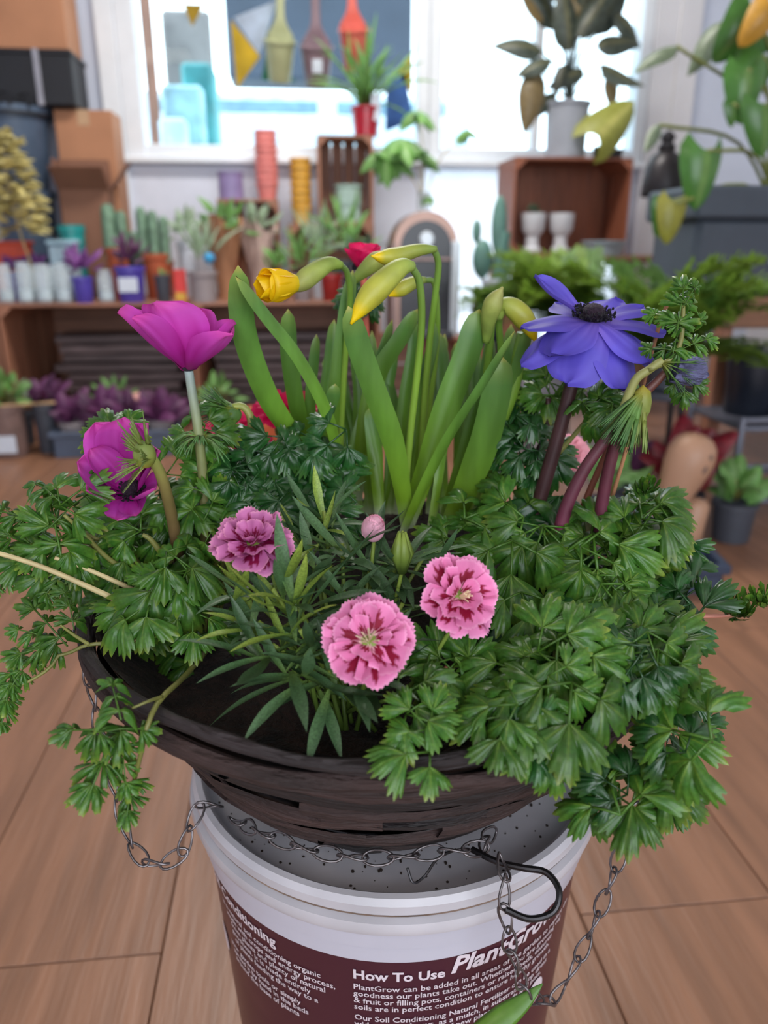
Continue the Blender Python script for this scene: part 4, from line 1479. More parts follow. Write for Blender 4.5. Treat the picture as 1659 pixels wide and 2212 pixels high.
pT = at(800, 1000, .66)
tal = thing('anemone_plant', 'tall pink-red anemone rising behind the daffodil buds', 'plant', (pT.x, pT.y, .50))
c = at(785, 585, .68)
st = m_of(1, c)
anemone_flower(tal, c, V((0, -.25, 1)), [(k * 51 + 10, 48 + 8 * (k % 2), 62 * st, 50 * st, dict(cup=.4, curl=.1, tip=.2)) for k in range(7)], M_red, .005, ref=HD)
stalk(tal, [V((pT.x, pT.y, .50)), at(796, 850, .67), at(790, 700, .68), at(785, 588, .68)], .0035, mat('coral_stem', (196, 92, 70), rough=.5), seg=12)
bract_tuft(tal, at(786, 650, .68), V((0, -.2, 1)), .022, 14, MATS['dark_bract'], droop=.5, spread=1.2, wd=.2)
leaves(tal, [(760, 640, .68, 70, 180), (800, 650, .675, 80, 300), (770, 670, .68, 70, 240), (740, 650, .68, 60, 200)], LTd)

# fallen green blade caught in the chain by the tub
gl = [at(1040, 2240, .335), at(1085, 2200, .34), at(1130, 2165, .345), at(1172, 2125, .35)]
path = bez(gl, 14)
lo = MB()
lo.tube(path, [.0075 * (1 - (k / 14) ** 2.2) + .0004 for k in range(15)], 8, flat=.25, up=(CAM - gl[1]).normalized(), r0=.3, r1=.8)
lo = lo.build('daffodil_leaf', M_daf, off=gl[1], smooth=180)
lo.location = gl[1]
tag(lo, 'loose bright green leaf blade caught in the chain beside the tub label', 'leaf')
# ================================================================== background: helpers
def ol_mesh(w_, cv, heart=False, seed=0):
    def fn(u, v):
        s = 2 * u - 1
        pr = math.sin(pi * min(1, v * .98 + .02) ** (.62 if not heart else .42)) ** (.8 if not heart else .55)
        x_ = s * w_ * .5 * pr
        y_ = v - (.16 * s * s * (1 - v) ** 2 * 2 if heart else 0)
        return (V((x_, y_ * (1 - abs(cv) * v * .2), cv * v * v - .25 * w_ * s * s * pr)), v, max(0, 1 - abs(s) * 5) * .6)
    return MB().grid(fn, 6, 8)


OVAL = [ol_mesh(.45, -.25), ol_mesh(.5, -.5), ol_mesh(.4, .1)]
HEART = [ol_mesh(.85, -.25, True), ol_mesh(.8, -.5, True)]
BLADE = [ol_mesh(.12, -.25), ol_mesh(.14, -.5), ol_mesh(.1, .05)]
_lm = {}


def lmesh(kind, m):
    key = (kind, m.name)
    if key not in _lm:
        _lm[key] = []
        for b in {'oval': OVAL, 'heart': HEART, 'blade': BLADE}[kind]:
            me = b.mesh('leaf', 180)
            me.materials.append(m)
            _lm[key].append(me)
    return _lm[key]


def put_leaf(root, kind, m, p, direction, L_, up=V((0, -.6, 1))):
    Mx = frame(V(p), up, V(direction)) if abs(V(direction).normalized().dot(V(up).normalized())) < .98 else frame(V(p), V((0, -1, .2)), V(direction))
    n = up
    d = V(direction).normalized()
    n = (V(up) - d * V(up).dot(d))
    n = n.normalized() if n.length > 1e-4 else d.orthogonal()
    x_ = d.cross(n)
    Mx = Matrix((x_, d, n)).transposed().to_4x4()
    Mx.translation = V(p)
    return ob('leaf', RNG.choice(lmesh(kind, m)), None, root, Mx @ Matrix.Diagonal((L_, L_, L_, 1)))


def bushel(root, kind, m, n, c, R, L_, lo=-.1, hi=1.4, stem=None, up=V((0, -.6, 1)), front=False):
    """n leaves springing from c (root frame) in a loose dome of radius R"""
    c = V(c)
    for k in range(n):
        az = 2 * pi * k * .382 + U(-.3, .3)
        el = lo + (hi - lo) * math.sqrt((k + .5) / n) + U(-.15, .15)
        d = V((math.cos(az) * math.cos(el), math.sin(az) * math.cos(el), math.sin(el)))
        if front and d.y > -.12:          # keep off the wall behind
            d.y = -abs(d.y) * .8 - .12
        e = c + d * R * U(.35, 1.0)
        if stem is not None:
            MB().tube([c, (c + e) / 2 + V((0, 0, R * .08)), e], R * .018 + .0012, 5).build('stalk', stem, root, smooth=180)
        put_leaf(root, kind, m, e, d + V((U(-.3, .3), U(-.3, .05 if front else .3), U(-.5, .2))), L_ * U(.75, 1.2), up)


def px_item(px, ytop, wpx, Y, zb):
    """centre x, width and height of something at plane Y standing on height zb"""
    p = on_y(px, ytop, Y)
    return p.x, m_of(wpx, p), p.z - zb


def pot_mb(w_, h, taper=.75, rim=.12, n=28, wall=.06):
    r = w_ / 2
    rb = r * taper
    rl = max(.06, rim)
    return MB().lathe([(0, 0), (rb * .96, 0), (rb, h * .02), (rb + (r * .93 - rb) * (1 - rl), h * (1 - rl)), (r, h * (1 - rl)), (r, h), (r * (1 - wall), h), (r * (.86 - wall), h * (1 - rl)), (0, h * (1 - rl) * .98)], n)


def nest_mb(w_, h, n=28):
    """thin hollow pot that stacks inside its like"""
    r = w_ / 2
    return MB().lathe([(0, 0), (r * .72, 0), (r * .93, h * .84), (r, h * .84), (r, h), (r * .965, h), (r * .93 - .0012, h * .83), (r * .72 - .0012, .002), (0, .002)], n)


def pot(name, label, cat, px, ytop, wpx, Y, zb, m, taper=.75, rim=.12, group=None):
    x_, w_, h = px_item(px, ytop, wpx, Y, zb)
    t = thing(name, label, cat, (x_, Y, zb), group)
    pot_mb(w_, h, taper, rim).build('pot', m, t)
    return t, w_, h


def solo(name, label, cat, mb, m, loc, group=None, smooth=35, rotz=0):
    o = mb.build(name, m, None, None, smooth)
    o.location = loc
    o.rotation_euler.z = rotz
    return tag(o, label, cat, group)


M_crate = wood('crate_wood', (158, 110, 88), axis=0, var=.2, rnd=.18)
M_cratev = wood('crate_wood_upright', (158, 108, 84), axis=2, var=.2, rnd=.18)
M_cratei = wood('crate_inside', (126, 76, 52), axis=2, var=.2, rnd=.15)
M_greyw = wood('grey_wood', (108, 92, 92), axis=0, var=.3, rnd=.25)


def crate(label, x0, x1, y0, y1, z0, z1, nb=4, vert=False, name='wooden_crate', group=None, m=None, mi=None, ns=3, t=.011, gap=.004):
    c = thing(name, label, 'crate', ((x0 + x1) / 2, (y0 + y1) / 2, z0), group)
    w_, d_, h = x1 - x0, y1 - y0, z1 - z0
    m1 = m or M_crate
    # long boards of top and bottom, run along x; each board is its own piece
    bw = d_ / ns
    for zz in (0, h - t):
        for k in range(ns):
            MB().bevbox(-w_ / 2, w_ / 2, -d_ / 2 + bw * k + .003, -d_ / 2 + bw * (k + 1) - .003, zz, zz + t, .0015).build('slat', m1, c)
    for sx in (-1, 1):
        for k in range(ns):
            xa = sx * w_ / 2
            MB().bevbox(min(xa, xa - sx * t), max(xa, xa - sx * t), -d_ / 2 + bw * k + .003, -d_ / 2 + bw * (k + 1) - .003, t, h - t, .0015).build('slat', mi or M_cratev, c)
    for k in range(nb):
        if vert:
            b = (w_ - 2 * t) / nb
            MB().bevbox(-w_ / 2 + t + b * k + gap, -w_ / 2 + t + b * (k + 1) - gap, d_ / 2 - t, d_ / 2, t, h - t, .0015).build('slat', mi or M_cratei, c)
        else:
            b = (h - 2 * t) / nb
            MB().bevbox(-w_ / 2 + t, w_ / 2 - t, d_ / 2 - t, d_ / 2, t + b * k + .004, t + b * (k + 1) - .004, .0015).build('slat', m1, c)
    cs = min(.045, w_ * .14)
    for sx in (-1, 1):
        for sz in (0, 1):
            xa, za = sx * (w_ / 2 - t), (t if sz == 0 else h - t)
            vs = []
            for y_ in (-d_ / 2 + .002, d_ / 2 - t):
                vs += [(xa, y_, za), (xa - sx * cs, y_, za), (xa, y_, za + (cs if sz == 0 else -cs))]
            MB().add(vs, [(0, 1, 2), (3, 5, 4), (0, 3, 4, 1), (1, 4, 5, 2), (2, 5, 3, 0)]).build('corner_block', mi or M_cratev, c)
    return c


# ------------------------------------------------------------------ the crate table on the window side
ZT = .54
crate('wide wooden crate holding grey boards, under the glass jars', -1.17, -.44, 3.24, 3.92, 0, ZT, nb=3)
crate('wide wooden crate under the paper-wrapped plants', -.43, .335, 3.24, 3.92, 0, ZT, nb=3)
crate('wooden crate at the far end of the table under the dustbins', -1.90, -1.18, 3.24, 3.92, 0, ZT, nb=3)
ORD = ['lowest', 'second lowest', 'third lowest', 'fourth lowest', 'middle', 'fourth highest', 'third highest', 'second highest', 'topmost']
for k in range(9):
    z0 = .012 + .042 * k
    for (xa, xb) in ((-1.06, -.52), (-.36, .27)):
        off = U(-.03, .03)
        MBx = MB().bevbox(-(xb - xa) / 2, (xb - xa) / 2, -.10, .10, 0, .034, .004)
        solo('reclaimed_board', ORD[k] + ' weathered grey board of the stack in the crate ' + ('under the glass jars' if xa < -.5 else 'under the paper-wrapped plants'), 'board', MBx, M_greyw,
             ((xa + xb) / 2 + off, 3.68 + U(-.03, .02), z0), group='grey boards stacked ' + ('under the jars' if xa < -.5 else 'under the paper wraps'))

# left: stacked boxes and dustbins
M_card = mat('cardboard', (176, 124, 92), rough=.8, var=.06, scale=6)
M_cardd = mat('cardboard_dark', (140, 98, 78), rough=.8, var=.06, scale=6)
M_blk = mat('black_plastic', (20, 21, 28), rough=.5, var=.1)


def carton(label, px0, px1, py0, zb, Y, dep, m, flaps=False, name='cardboard_box'):
    a, b = on_y(px0, py0, Y), on_y(px1, py0, Y)
    h = a.z - zb
    w_ = b.x - a.x
    t = thing(name, label, 'box', ((a.x + b.x) / 2, Y + dep / 2, zb))
    if not flaps:
        MB().bevbox(-w_ / 2, w_ / 2, -dep / 2, dep / 2, 0, h, .003).build('body', m, t)
        MB().bx(-.025, .025, -dep / 2 - .0012, dep / 2 + .001, h - .06, h + .0012).build('tape', mat('packing_tape', (186, 150, 116), rough=.3), t)
    else:
        e = .004
        for k, (xa, xb, ya, yb) in enumerate(((-w_ / 2, w_ / 2, -dep / 2, -dep / 2 + e), (-w_ / 2, w_ / 2, dep / 2 - e, dep / 2), (-w_ / 2, -w_ / 2 + e, -dep / 2, dep / 2), (w_ / 2 - e, w_ / 2, -dep / 2, dep / 2))):
            MB().bx(xa, xb, ya, yb, 0, h).build('side', m, t)
        MB().bx(-w_ / 2, w_ / 2, -dep / 2, dep / 2, 0, e).build('base', m, t)
        fl = MB().bx(-w_ / 2, w_ / 2, -.002, .002, 0, .13)
        o = fl.build('flap', m, t); o.location = (0, -dep / 2, h); o.rotation_euler.x = .9
        o = MB().bx(-w_ / 2, w_ / 2, -.002, .002, 0, .12).build('flap', m, t); o.location = (0, dep / 2 - .004, h); o.rotation_euler.x = .12
        o = MB().bx(-.002, .002, -dep / 2, dep / 2, 0, .14).build('flap', m, t); o.location = (w_ / 2, 0, h); o.rotation_euler.y = .7
        o = MB().bx(-.002, .002, -dep / 2, dep / 2, 0, .12).build('flap', m, t); o.location = (-w_ / 2, 0, h); o.rotation_euler.y = -.08
    return t, h


_, h_ = carton('large plain cardboard box behind the dustbins', 114, 240, 236, ZT, 3.74, .18, M_card)
ztop = on_y(240, 236, 3.74).z
x0, x1 = on_y(-120, 140, 3.68).x, on_y(152, 140, 3.68).x
zk = on_y(100, 105, 3.68).z
bc = thing('storage_crate', 'black plastic storage crate with a pale corner strip on the cardboard box', 'storage crate', ((x0 + x1) / 2, 3.82, ztop + .0005))
MB().bevbox(-(x1 - x0) / 2, (x1 - x0) / 2, -.13, .11, 0, zk - ztop, .008).build('body', M_blk, bc)
MB().bevbox(-(x1 - x0) / 2 - .006, (x1 - x0) / 2 + .006, -.136, .116, zk - ztop - .02, zk - ztop, .004).build('rim', M_blk, bc)
xs = on_y(78, 140, 3.68).x - (x0 + x1) / 2
MB().bevbox(xs - .012, xs + .012, -.142, -.13, 0, zk - ztop, .003).build('corner_strip', mat('pale_strip', (150, 150, 162), rough=.5), bc)
carton('cardboard box at the top of the stack above the black crate', -90, 128, -60, zk + .0015, 3.70, .22, M_card)
carton('open cardboard box with raised flaps beside the lower dustbin', 124, 236, 408, ZT, 3.665, .068, M_cardd, flaps=True, name='open_cardboard_box')
solo('black_panel', 'narrow black panel standing by the white post', 'panel', MB().bevbox(-.03, .03, -.015, .015, 0, on_y(250, 322, 3.93).z - ZT, .003), M_blk, (on_y(248, 400, 3.93).x, 3.942, ZT))
M_bin = mat('grey_bin', (74, 90, 112), rough=.45, var=.08)
bx_, bw_, bh_ = px_item(28, 246, 148, 3.765, ZT)
bh_ = ztop - ZT - .002
for k, (zz, hh, lab) in enumerate(((ZT, .44, 'lower grey plastic dustbin of the pair beside the cardboard boxes'), (ZT + .40, bh_ - .40, 'upper grey plastic dustbin with rim handles, set inside another'))):
    t = thing('dustbin', lab, 'dustbin', (bx_, 3.765, zz + (.001 if k else 0)))
    r = bw_ / 2 * (1.0 if k else .9)
    MB().lathe([(0, 0), (r * .68, 0), (r * .70, .01), (r * .95, hh * .90), (r * 1.05, hh * .90), (r * 1.06, hh), (r * 1.0, hh), (r * .93, hh * .9), (r * .66, .02), (0, .02)] if k else
               [(0, 0), (r * .78, 0), (r * .80, .01), (r * .92, hh * .93), (r * 1.0, hh * .93), (r * 1.0, hh), (r * .95, hh), (r * .90, hh * .9), (r * .78, .02), (0, .02)], 36).build('body', M_bin, t)
    if k:
        MB().lathe([(r * 1.055, hh * .895), (r * 1.075, hh * .90), (r * 1.075, hh * .93), (r * 1.055, hh * .935)], 36).build('rim_band', M_blk, t)
        for a in (-.95, -1.45, -2.1):
            c_, s_ = math.cos(a), math.sin(a)
            q = V((r * 1.03 * c_, r * 1.03 * s_, hh - .01))
            MB().tube([q + V((-.02, 0, 0)), q + V((-.02, 0, .045)), q + V((.02, 0, .05)), q + V((.02, 0, 0))], .007, 6).build('handle', M_blk, t)
# dried yellow hydrangea spike
hx = on_y(66, 572, 3.375)
hy = thing('dried_flower', 'tall dried golden hydrangea head in front of the dustbins', 'dried flower', (hx.x, 3.375, ZT + .0135))
MB().tube(bez([(0, 0, 0), (0, 0, .14), (-.025, 0, .27), (-.05, 0, .58)], 12), .005, 6).build('stem', M_stalkp, hy)
M_gold = mat('dried_gold_petal', (200, 186, 122), rough=.7, var=.15, scale=20, rnd=.2, lucent=.2)
for k in range(190):
    z = U(.25, .62)
    a = U(0, 2 * pi)
    r = .080 * math.sin(min(1, (.68 - z) / .35) * pi / 2) * U(.7, 1.1)
    d = V((math.cos(a), math.sin(a), U(-.2, .6)))
    put_leaf(hy, 'heart', M_gold, V((r * math.cos(a) - .025 - .07 * (z - .27), r * math.sin(a), z)), d, U(.045, .065), up=V((d.x, d.y, .5)))

# ------------------------------------------------------------------ things on the table
M_jar = D.materials.new('jar_glass')
M_jar.use_nodes = True
_n, _l = M_jar.node_tree.nodes, M_jar.node_tree.links
_tr = _n.new('ShaderNodeBsdfTransparent')
_mx = _n.new('ShaderNodeMixShader')
_n['Principled BSDF'].inputs['Base Color'].default_value = (.78, .88, .92, 1)
_n['Principled BSDF'].inputs['Roughness'].default_value = .08
_mx.inputs[0].default_value = .26
_l.new(_tr.outputs[0], _mx.inputs[1])
_l.new(_n['Principled BSDF'].outputs[0], _mx.inputs[2])
_l.new(_mx.outputs[0], _n['Material Output'].inputs['Surface'])
M_purl = mat('purple_leaf', (126, 70, 140), rough=.5, var=.3, scale=30, rnd=.3, lucent=.2)
M_purd = mat('dark_purple_leaf', (92, 44, 84), rough=.5, var=.3, scale=30, rnd=.35, lucent=.1)
M_vio = mat('violet_pot', (84, 70, 172), rough=.4, var=.05)
M_grn = mat('mid_green_leaf', (104, 152, 76), rough=.45, var=.25, scale=30, rnd=.25, lucent=.2, vein=(140, 168, 110))
M_dkgrn = mat('deep_green_leaf', (46, 78, 54), rough=.4, var=.25, scale=30, rnd=.25, lucent=.12, vein=(90, 122, 84))
M_varieg = mat('silver_striped_leaf', (150, 172, 142), rough=.45, var=.4, scale=60, rnd=.2, lucent=.2)
M_tag = mat('white_tag', (214, 222, 234), rough=.5, var=.03)
M_terra = mat('terracotta', (178, 88, 56), rough=.8, var=.1)
M_greypot = mat('grey_pot', (150, 140, 142), rough=.6, var=.06)
M_darkpot = mat('dark_grey_pot', (66, 70, 80), rough=.5, var=.06)
for k, (px, yt, Y) in enumerate([(4, 570, 3.29), (46, 566, 3.29), (88, 570, 3.29), (130, 568, 3.29), (66, 572, 3.375), (108, 574, 3.375), (150, 572, 3.38), (224, 582, 3.30)]):
    x_, w_, h = px_item(px, yt, 35, Y, ZT)
    t = thing('glass_jar', 'small clear glass jar in the row at the table end', 'jar', (x_, Y, ZT), 'glass jars on the crate table')
    r = w_ / 2
    MB().lathe([(0, .002), (r * .95, .002), (r, .008), (r, h * .78), (r * .78, h * .88), (r * .8, h), (r * .72, h), (r * .7, h * .87), (r * .92, h * .76), (r * .92, .012), (0, .012)], 20).build('body', M_jar, t)
    MB().lathe([(0, .012), (r * .9, .013), (r * .9, h * .34), (0, h * .34)], 16).build('water', mat('jar_water', (196, 214, 222), rough=.1), t)
for k, (px, yt, w_, Y, lab, tagm) in enumerate([(177, 598, 46, 3.29, 'violet plastic pot of small purple foliage beside the jars', 0), (279, 575, 66, 3.31, 'violet square-shouldered pot with a white label and purple leaves', 1),
                                                (30, 588, 42, 3.47, 'violet pot of purple foliage behind the glass jars', 0), (78, 586, 40, 3.47, 'violet pot of purple foliage beside the clear plastic box', 0)]):
    t, ww, hh = pot('potted_plant', lab, 'plant', px, yt, w_, Y, ZT, M_vio, .78)
    bushel(t, 'oval', M_purl if k != 1 else M_purd, 26, (0, 0, hh * .95), .085 if k < 2 else .05, .055 if k < 2 else .04, lo=.62 if k < 2 else .5)
    if tagm:
        MB().bevbox(-ww * .3, ww * .3, -ww * .47, -ww * .45, hh * .3, hh * .7, .002).build('label', M_tag, t)
# cacti
M_cac = mat('cactus_skin', (110, 140, 116), rough=.6, var=.2, scale=30, rnd=.1)


def cactus(label, px, yt, wpx, Y, zb, cols, potm, pty):
    t, ww, hh = pot('potted_cactus', label, 'cactus', px, pty, wpx, Y, zb, potm, .8)
    H_ = on_y(px, yt, Y).z - zb
    for (dx, s, r) in cols:
        mb = MB()
        n = 20
        hc = H_ * s - hh * .8
        prof = [(r, 0), (r * 1.02, hc * .3), (r, hc * .85), (r * .75, hc * .96), (r * .3, hc), (0, hc)]
        mb.lathe(prof, n, c=(dx, 0, hh * .8), wob=lambda i, a: ((.12 * r * math.cos(10 * a)) if i < 4 else 0, 0))
        mb.build('stem', M_cac, t, smooth=180)
    return t


cactus('pair of tall grey-green column cacti behind the violet pot', 252, 440, 50, 3.50, ZT, [(-.022, 1, .026), (.028, .93, .022), (.0, .7, .02)], M_terra, 535)
cactus('slim column cacti in a terracotta pot beside the cardboard flaps', 335, 446, 58, 3.52, ZT, [(-.045, 1, .02), (.0, .96, .021), (.045, .9, .018)], M_terra, 548)
cactus('short striped cactus behind the column cacti', 292, 500, 34, 3.635, ZT, [(0, 1, .028)], M_darkpot, 560)
# teal tub, clear box, red tray
x_, w_, h = px_item(152, 486, 58, 3.585, ZT)
t = thing('teal_tub', 'teal plastic tub behind the clear storage box', 'tub', (x_, 3.585, ZT))
pot_mb(w_, h, .85, .1).build('body', mat('teal_plastic', (36, 142, 140), rough=.4), t)
x_, w_, h = px_item(136, 518, 58, 3.48, ZT)
t = thing('storage_box', 'pale translucent plastic storage box in front of the teal tub', 'box', (x_, 3.475, ZT))
MB().bevbox(-w_ / 2, w_ / 2, -.03, .03, 0, h - .02, .008).build('body', mat('frosted_plastic', (176, 200, 214), rough=.3, lucent=.3), t)
MB().bevbox(-w_ / 2 - .006, w_ / 2 + .006, -.035, .035, h - .02, h, .004).build('lid', mat('frosted_lid', (160, 190, 206), rough=.3), t)
x_, w_, h = px_item(20, 522, 84, 3.56, ZT)
t = thing('red_tray', 'orange-red plastic tray at the foot of the dustbins', 'tray', (x_, 3.557, ZT))
MB().bevbox(-w_ / 2, w_ / 2, -.03, .03, 0, h, .01).build('body', mat('orange_plastic', (206, 74, 44), rough=.4), t)
MB().bevbox(-w_ / 2 - .008, w_ / 2 + .008, -.036, .036, h - .012, h + .002, .004).build('rim', MATS['orange_plastic'], t)
# terracotta and dark pot behind, packet, grey pot
t, ww, hh = pot('plant_pot', 'empty terracotta pot between the cacti and the grey pot', 'pot', 354, 562, 42, 3.655, ZT, M_terra)
t, ww, hh = pot('plant_pot', 'dark grey pot next to the red packet', 'pot', 350, 594, 36, 3.29, ZT, M_darkpot)
bushel(t, 'oval', M_grn, 8, (0, 0, hh * .95), .02, .022, lo=.5)
x_, w_, h = px_item(387, 582, 26, 3.29, ZT)
t = thing('seed_packet', 'red and yellow seed packet propped by the grey pot', 'packet', (x_, 3.29, ZT))
MB().bevbox(-w_ / 2, w_ / 2, -.008, .008, 0, h, .002).build('packet', mat('red_print', (206, 52, 48), rough=.4), t)
MB().bx(-w_ * .42, w_ * .42, -.0092, -.0082, h * .05, h * .3).build('band', mat('yellow_print', (222, 176, 60), rough=.4), t)
x_, w_, h = px_item(455, 548, 30, 3.55, ZT)
t, ww, hh = pot('potted_plant', 'grey pot of thin upright shoots with a blue ball tag', 'plant', 437, 586, 64, 3.29, ZT, M_greypot, .82)
bushel(t, 'blade', M_varieg, 16, (0, 0, hh * .9), .12, .13, lo=.9, hi=1.5)
MB().sphere((.035, -.03, hh + .05), .022, 14, 10).build('ball_tag', mat('blue_ball', (60, 160, 214), rough=.25), t)
MB().tube([(.03, -.02, hh * .8), (.035, -.03, hh + .04)], .002, 5).build('tag_stick', M_tag, t)
t, ww, hh = pot('potted_plant', 'variegated trailing plant in a white pot behind the blue ball tag', 'plant', 404, 520, 48, 3.63, ZT, M_tag)
bushel(t, 'oval', M_varieg, 22, (0, 0, hh), .10, .07, lo=-.2)
# kraft paper wraps
M_kraft = mat('kraft_paper', (164, 116, 84), rough=.75, var=.12, scale=10, bump=.3, bscale=20)
M_pinkp = mat('pale_paper', (206, 180, 170), rough=.75, var=.1, scale=10, bump=.3, bscale=20)
for px, yt, wt, Y, m, lab, lm in [(480, 480, 84, 3.48, M_kraft, 'leafy plant wrapped in a cone of brown kraft paper', M_grn), (556, 488, 78, 3.62, M_pinkp, 'plant wrapped in pale pink-brown paper beside the kraft cone', M_varieg)]:
    x_, w_, h = px_item(px, yt, wt, Y, ZT)
    t = thing('wrapped_plant', lab, 'plant', (x_, Y, ZT))
    MB().lathe([(0, 0), (w_ * .2, 0), (w_ * .24, h * .3), (w_ * .36, h * .7), (w_ * .52, h), (w_ * .5, h), (w_ * .34, h * .7), (w_ * .2, h * .3)], 28,
               wob=lambda i, a: ((.012 * math.sin(5 * a + i)) if i in (3, 4, 5, 6) else 0, (.03 * math.sin(3 * a + 1)) if i in (4, 5) else 0)).build('paper_wrap', m, t)
    bushel(t, 'oval', lm, 14, (0, 0, h * .85), .10, .075, lo=.0)
# small plants further along the table
for px, yt, w_, Y, m, potm, kind, R, L_, lab, py in [
    (600, 588, 46, 3.30, M_grn, M_darkpot, 'oval', .08, .05, 'low green plant in a dark pot in front of the yellow pots', 0),
    (652, 592, 46, 3.30, M_grn, M_greypot, 'blade', .12, .13, 'grassy green plant in a grey pot below the yellow pots', 0),
    (690, 562, 46, 3.47, M_varieg, M_tag, 'blade', .12, .14, 'silver-leaved plant in a white pot below the tall crate', 0),
    (716, 592, 52, 3.30, M_dkgrn, mat('oxblood_pot', (150, 36, 34), rough=.3), 'oval', .045, .04, 'small dark plant in a glossy red pot at the table edge', 0),
    (748, 562, 50, 3.48, M_grn, M_darkpot, 'blade', .15, .17, 'tall bladed plant in front of the mint pots', 0),
    (782, 574, 44, 3.32, M_dkgrn, M_greypot, 'blade', .08, .10, 'dark bladed plant at the end of the crate table', 0),
    (496, 520, 40, 3.67, M_grn, M_terra, 'heart', .07, .055, 'green climber spilling over the kraft paper from a terracotta pot', 0),
]:
    t, ww, hh = pot('potted_plant', lab, 'plant', px, yt, w_, Y, ZT, potm)
    bushel(t, kind, m, 18, (0, 0, hh * .9), R, L_, lo=(.6 if kind == 'blade' else .5), hi=1.5, front=(kind == 'heart'))

# crates and coloured pots against the window wall
za = on_y(530, 430, 3.74).z
crate('small wooden crate under the lavender and pink pots', on_y(468, 430, 3.74).x, on_y(600, 430, 3.74).x, 3.74, 3.93, ZT, za, nb=5, vert=True)
x_, w_, h = px_item(497, 372, 56, 3.82, za)
t = thing('plant_pot', 'lavender straight-sided pot on the small crate', 'pot', (x_, 3.82, za))
pot_mb(w_, h, .97, .08).build('pot', mat('lavender_glaze', (140, 124, 168), rough=.4), t)
x_, w_, h = px_item(572, 282, 50, 3.82, za)
n = 9
for k in range(n):
    hp = .075
    st_ = (h - hp) / (n - 1)
    t = thing('plant_pot', ORD[k] + ' pot of the tall nested pink stack', 'pot', (x_ + .0006 * (k % 3), 3.82, za + st_ * k), 'nested pink pots')
    nest_mb(w_, hp).build('pot', mat('pink_pot', (226, 132, 126), rough=.5, rnd=.06), t)
zb_ = on_y(715, 484, 3.70).z
crate('low wooden crate under the yellow pots and the tall crate', on_y(622, 484, 3.70).x, on_y(808, 484, 3.70).x, 3.70, 3.93, ZT, zb_, nb=3)
x_, w_, h = px_item(648, 342, 46, 3.80, zb_)
n = 7
for k in range(n):
    hp = .08
    st_ = (h - hp) / (n - 1)
    t = thing('plant_pot', (ORD[k] if k < n - 1 else 'topmost') + ' pot of the nested mustard yellow stack', 'pot', (x_, 3.80, zb_ + st_ * k), 'nested yellow pots')
    nest_mb(w_, hp).build('pot', mat('yellow_pot', (214, 160, 60), rough=.5, rnd=.06), t)
zc_ = on_y(748, 292, 3.74).z
crate('tall upright wooden crate with vertical slats holding the mint pots', on_y(688, 400, 3.74).x, on_y(806, 400, 3.74).x, 3.73, 3.925, zb_, zc_, nb=4, vert=True)
x_, w_, h = px_item(752, 400, 62, 3.80, zb_ + .011)
for k in range(2):
    t = thing('plant_pot', ('lower' if k == 0 else 'upper') + ' mint green pot of the two stacked in the tall crate', 'pot', (x_, 3.80, zb_ + .011 + k * (h / 2 + .001)))
    pot_mb(w_, h / 2, .94, .12).build('pot', mat('mint_glaze', (164, 190, 180), rough=.4), t)
t, ww, hh = pot('potted_palm', 'feathery green palm in a glossy red pot on the tall crate', 'plant', 790, 232, 66, 3.785, zc_, mat('red_glaze', (170, 24, 44), rough=.15), .78)
bushel(t, 'blade', M_grn, 34, (0, 0, hh * .9), .20, .17, lo=.2, hi=1.5, stem=M_grn, front=True)
MB().bevbox(.02, .06, -.05, -.046, hh * .5, hh * 1.4, .002).build('white_tag', M_tag, t)

# hanging pots and bunting in front of the window
zrail = 1.93
rl = MB().tube([(-.67, .06, 0), (-.66, 0, 0), (.60, 0, 0), (.61, .06, 0)], .008, 8)
rail = solo('hanging_rail', 'thin rail across the window carrying the hook-handled pots', 'rail', rl, M_greypot, (0, 3.92, zrail))
for px, yb, wpx, col, tilt, lab in [(604, 176, 70, (164, 168, 128), .05, 'olive hanging pot with a tall hooked handle'), (686, 188, 74, (126, 104, 112), .0, 'mauve-brown hanging pot with a tall hooked handle and white sticker'),
                                    (770, 152, 70, (206, 96, 82), -.05, 'coral red hanging pot with a tall hooked handle')]:
    c = on_y(px, yb, 3.87)
    w_ = m_of(wpx, c)
    m = mat('hang_' + str(px), col, rough=.5, var=.05)
    t = thing('hanging_pot', lab, 'pot', (c.x, 3.87, c.z))
    t.rotation_euler = (0, tilt, 0)
    h = .20
    zr_ = (zrail - c.z) / math.cos(tilt)
    pm = pot_mb(w_, h * .8, .68, .06)
    Mp = Matrix.Translation((0, 0, h * .8)) @ Matrix.Rotation(.30, 4, 'X') @ Matrix.Translation((0, 0, -h * .8))
    MB().add(pm.v, pm.f, M=Mp).build('pot', m, t)
    # tall back that narrows into a flat strap and hook
    q0 = Mp @ V((0, w_ * .47, h * .74))
    neck = [q0, q0 + V((0, -.008, .03)), (0, q0.y * .6, q0.z + .07), (0, .035, q0.z + .12), (0, .02, zr_ * .88), (0, .02, zr_ * .97)]
    P = bez(neck, 18)
    ws = [.34, .42, .44, .42, .37, .31, .25, .20, .17, .15, .14, .13, .13, .13, .13, .13, .12, .12, .11]
    MB().tube(P, [w_ * q for q in ws], 10, flat=.14, up=(0, 1, 0)).build('handle', m, t, smooth=180)
    MB().tube(bez([(0, .02, zr_ * .96), (0, .018, zr_ * 1.02), (0, .05, zr_ * 1.02 + .022), (0, .084, zr_ * 1.0)], 10), .010, 6).build('hook', m, t, smooth=180)
    if px == 686:
        st0 = MB().bevbox(-.022, .022, -w_ * .455, -w_ * .42, h * .32, h * .58, .001)
        MB().add(st0.v, st0.f, M=Mp).build('sticker', M_tag, t)
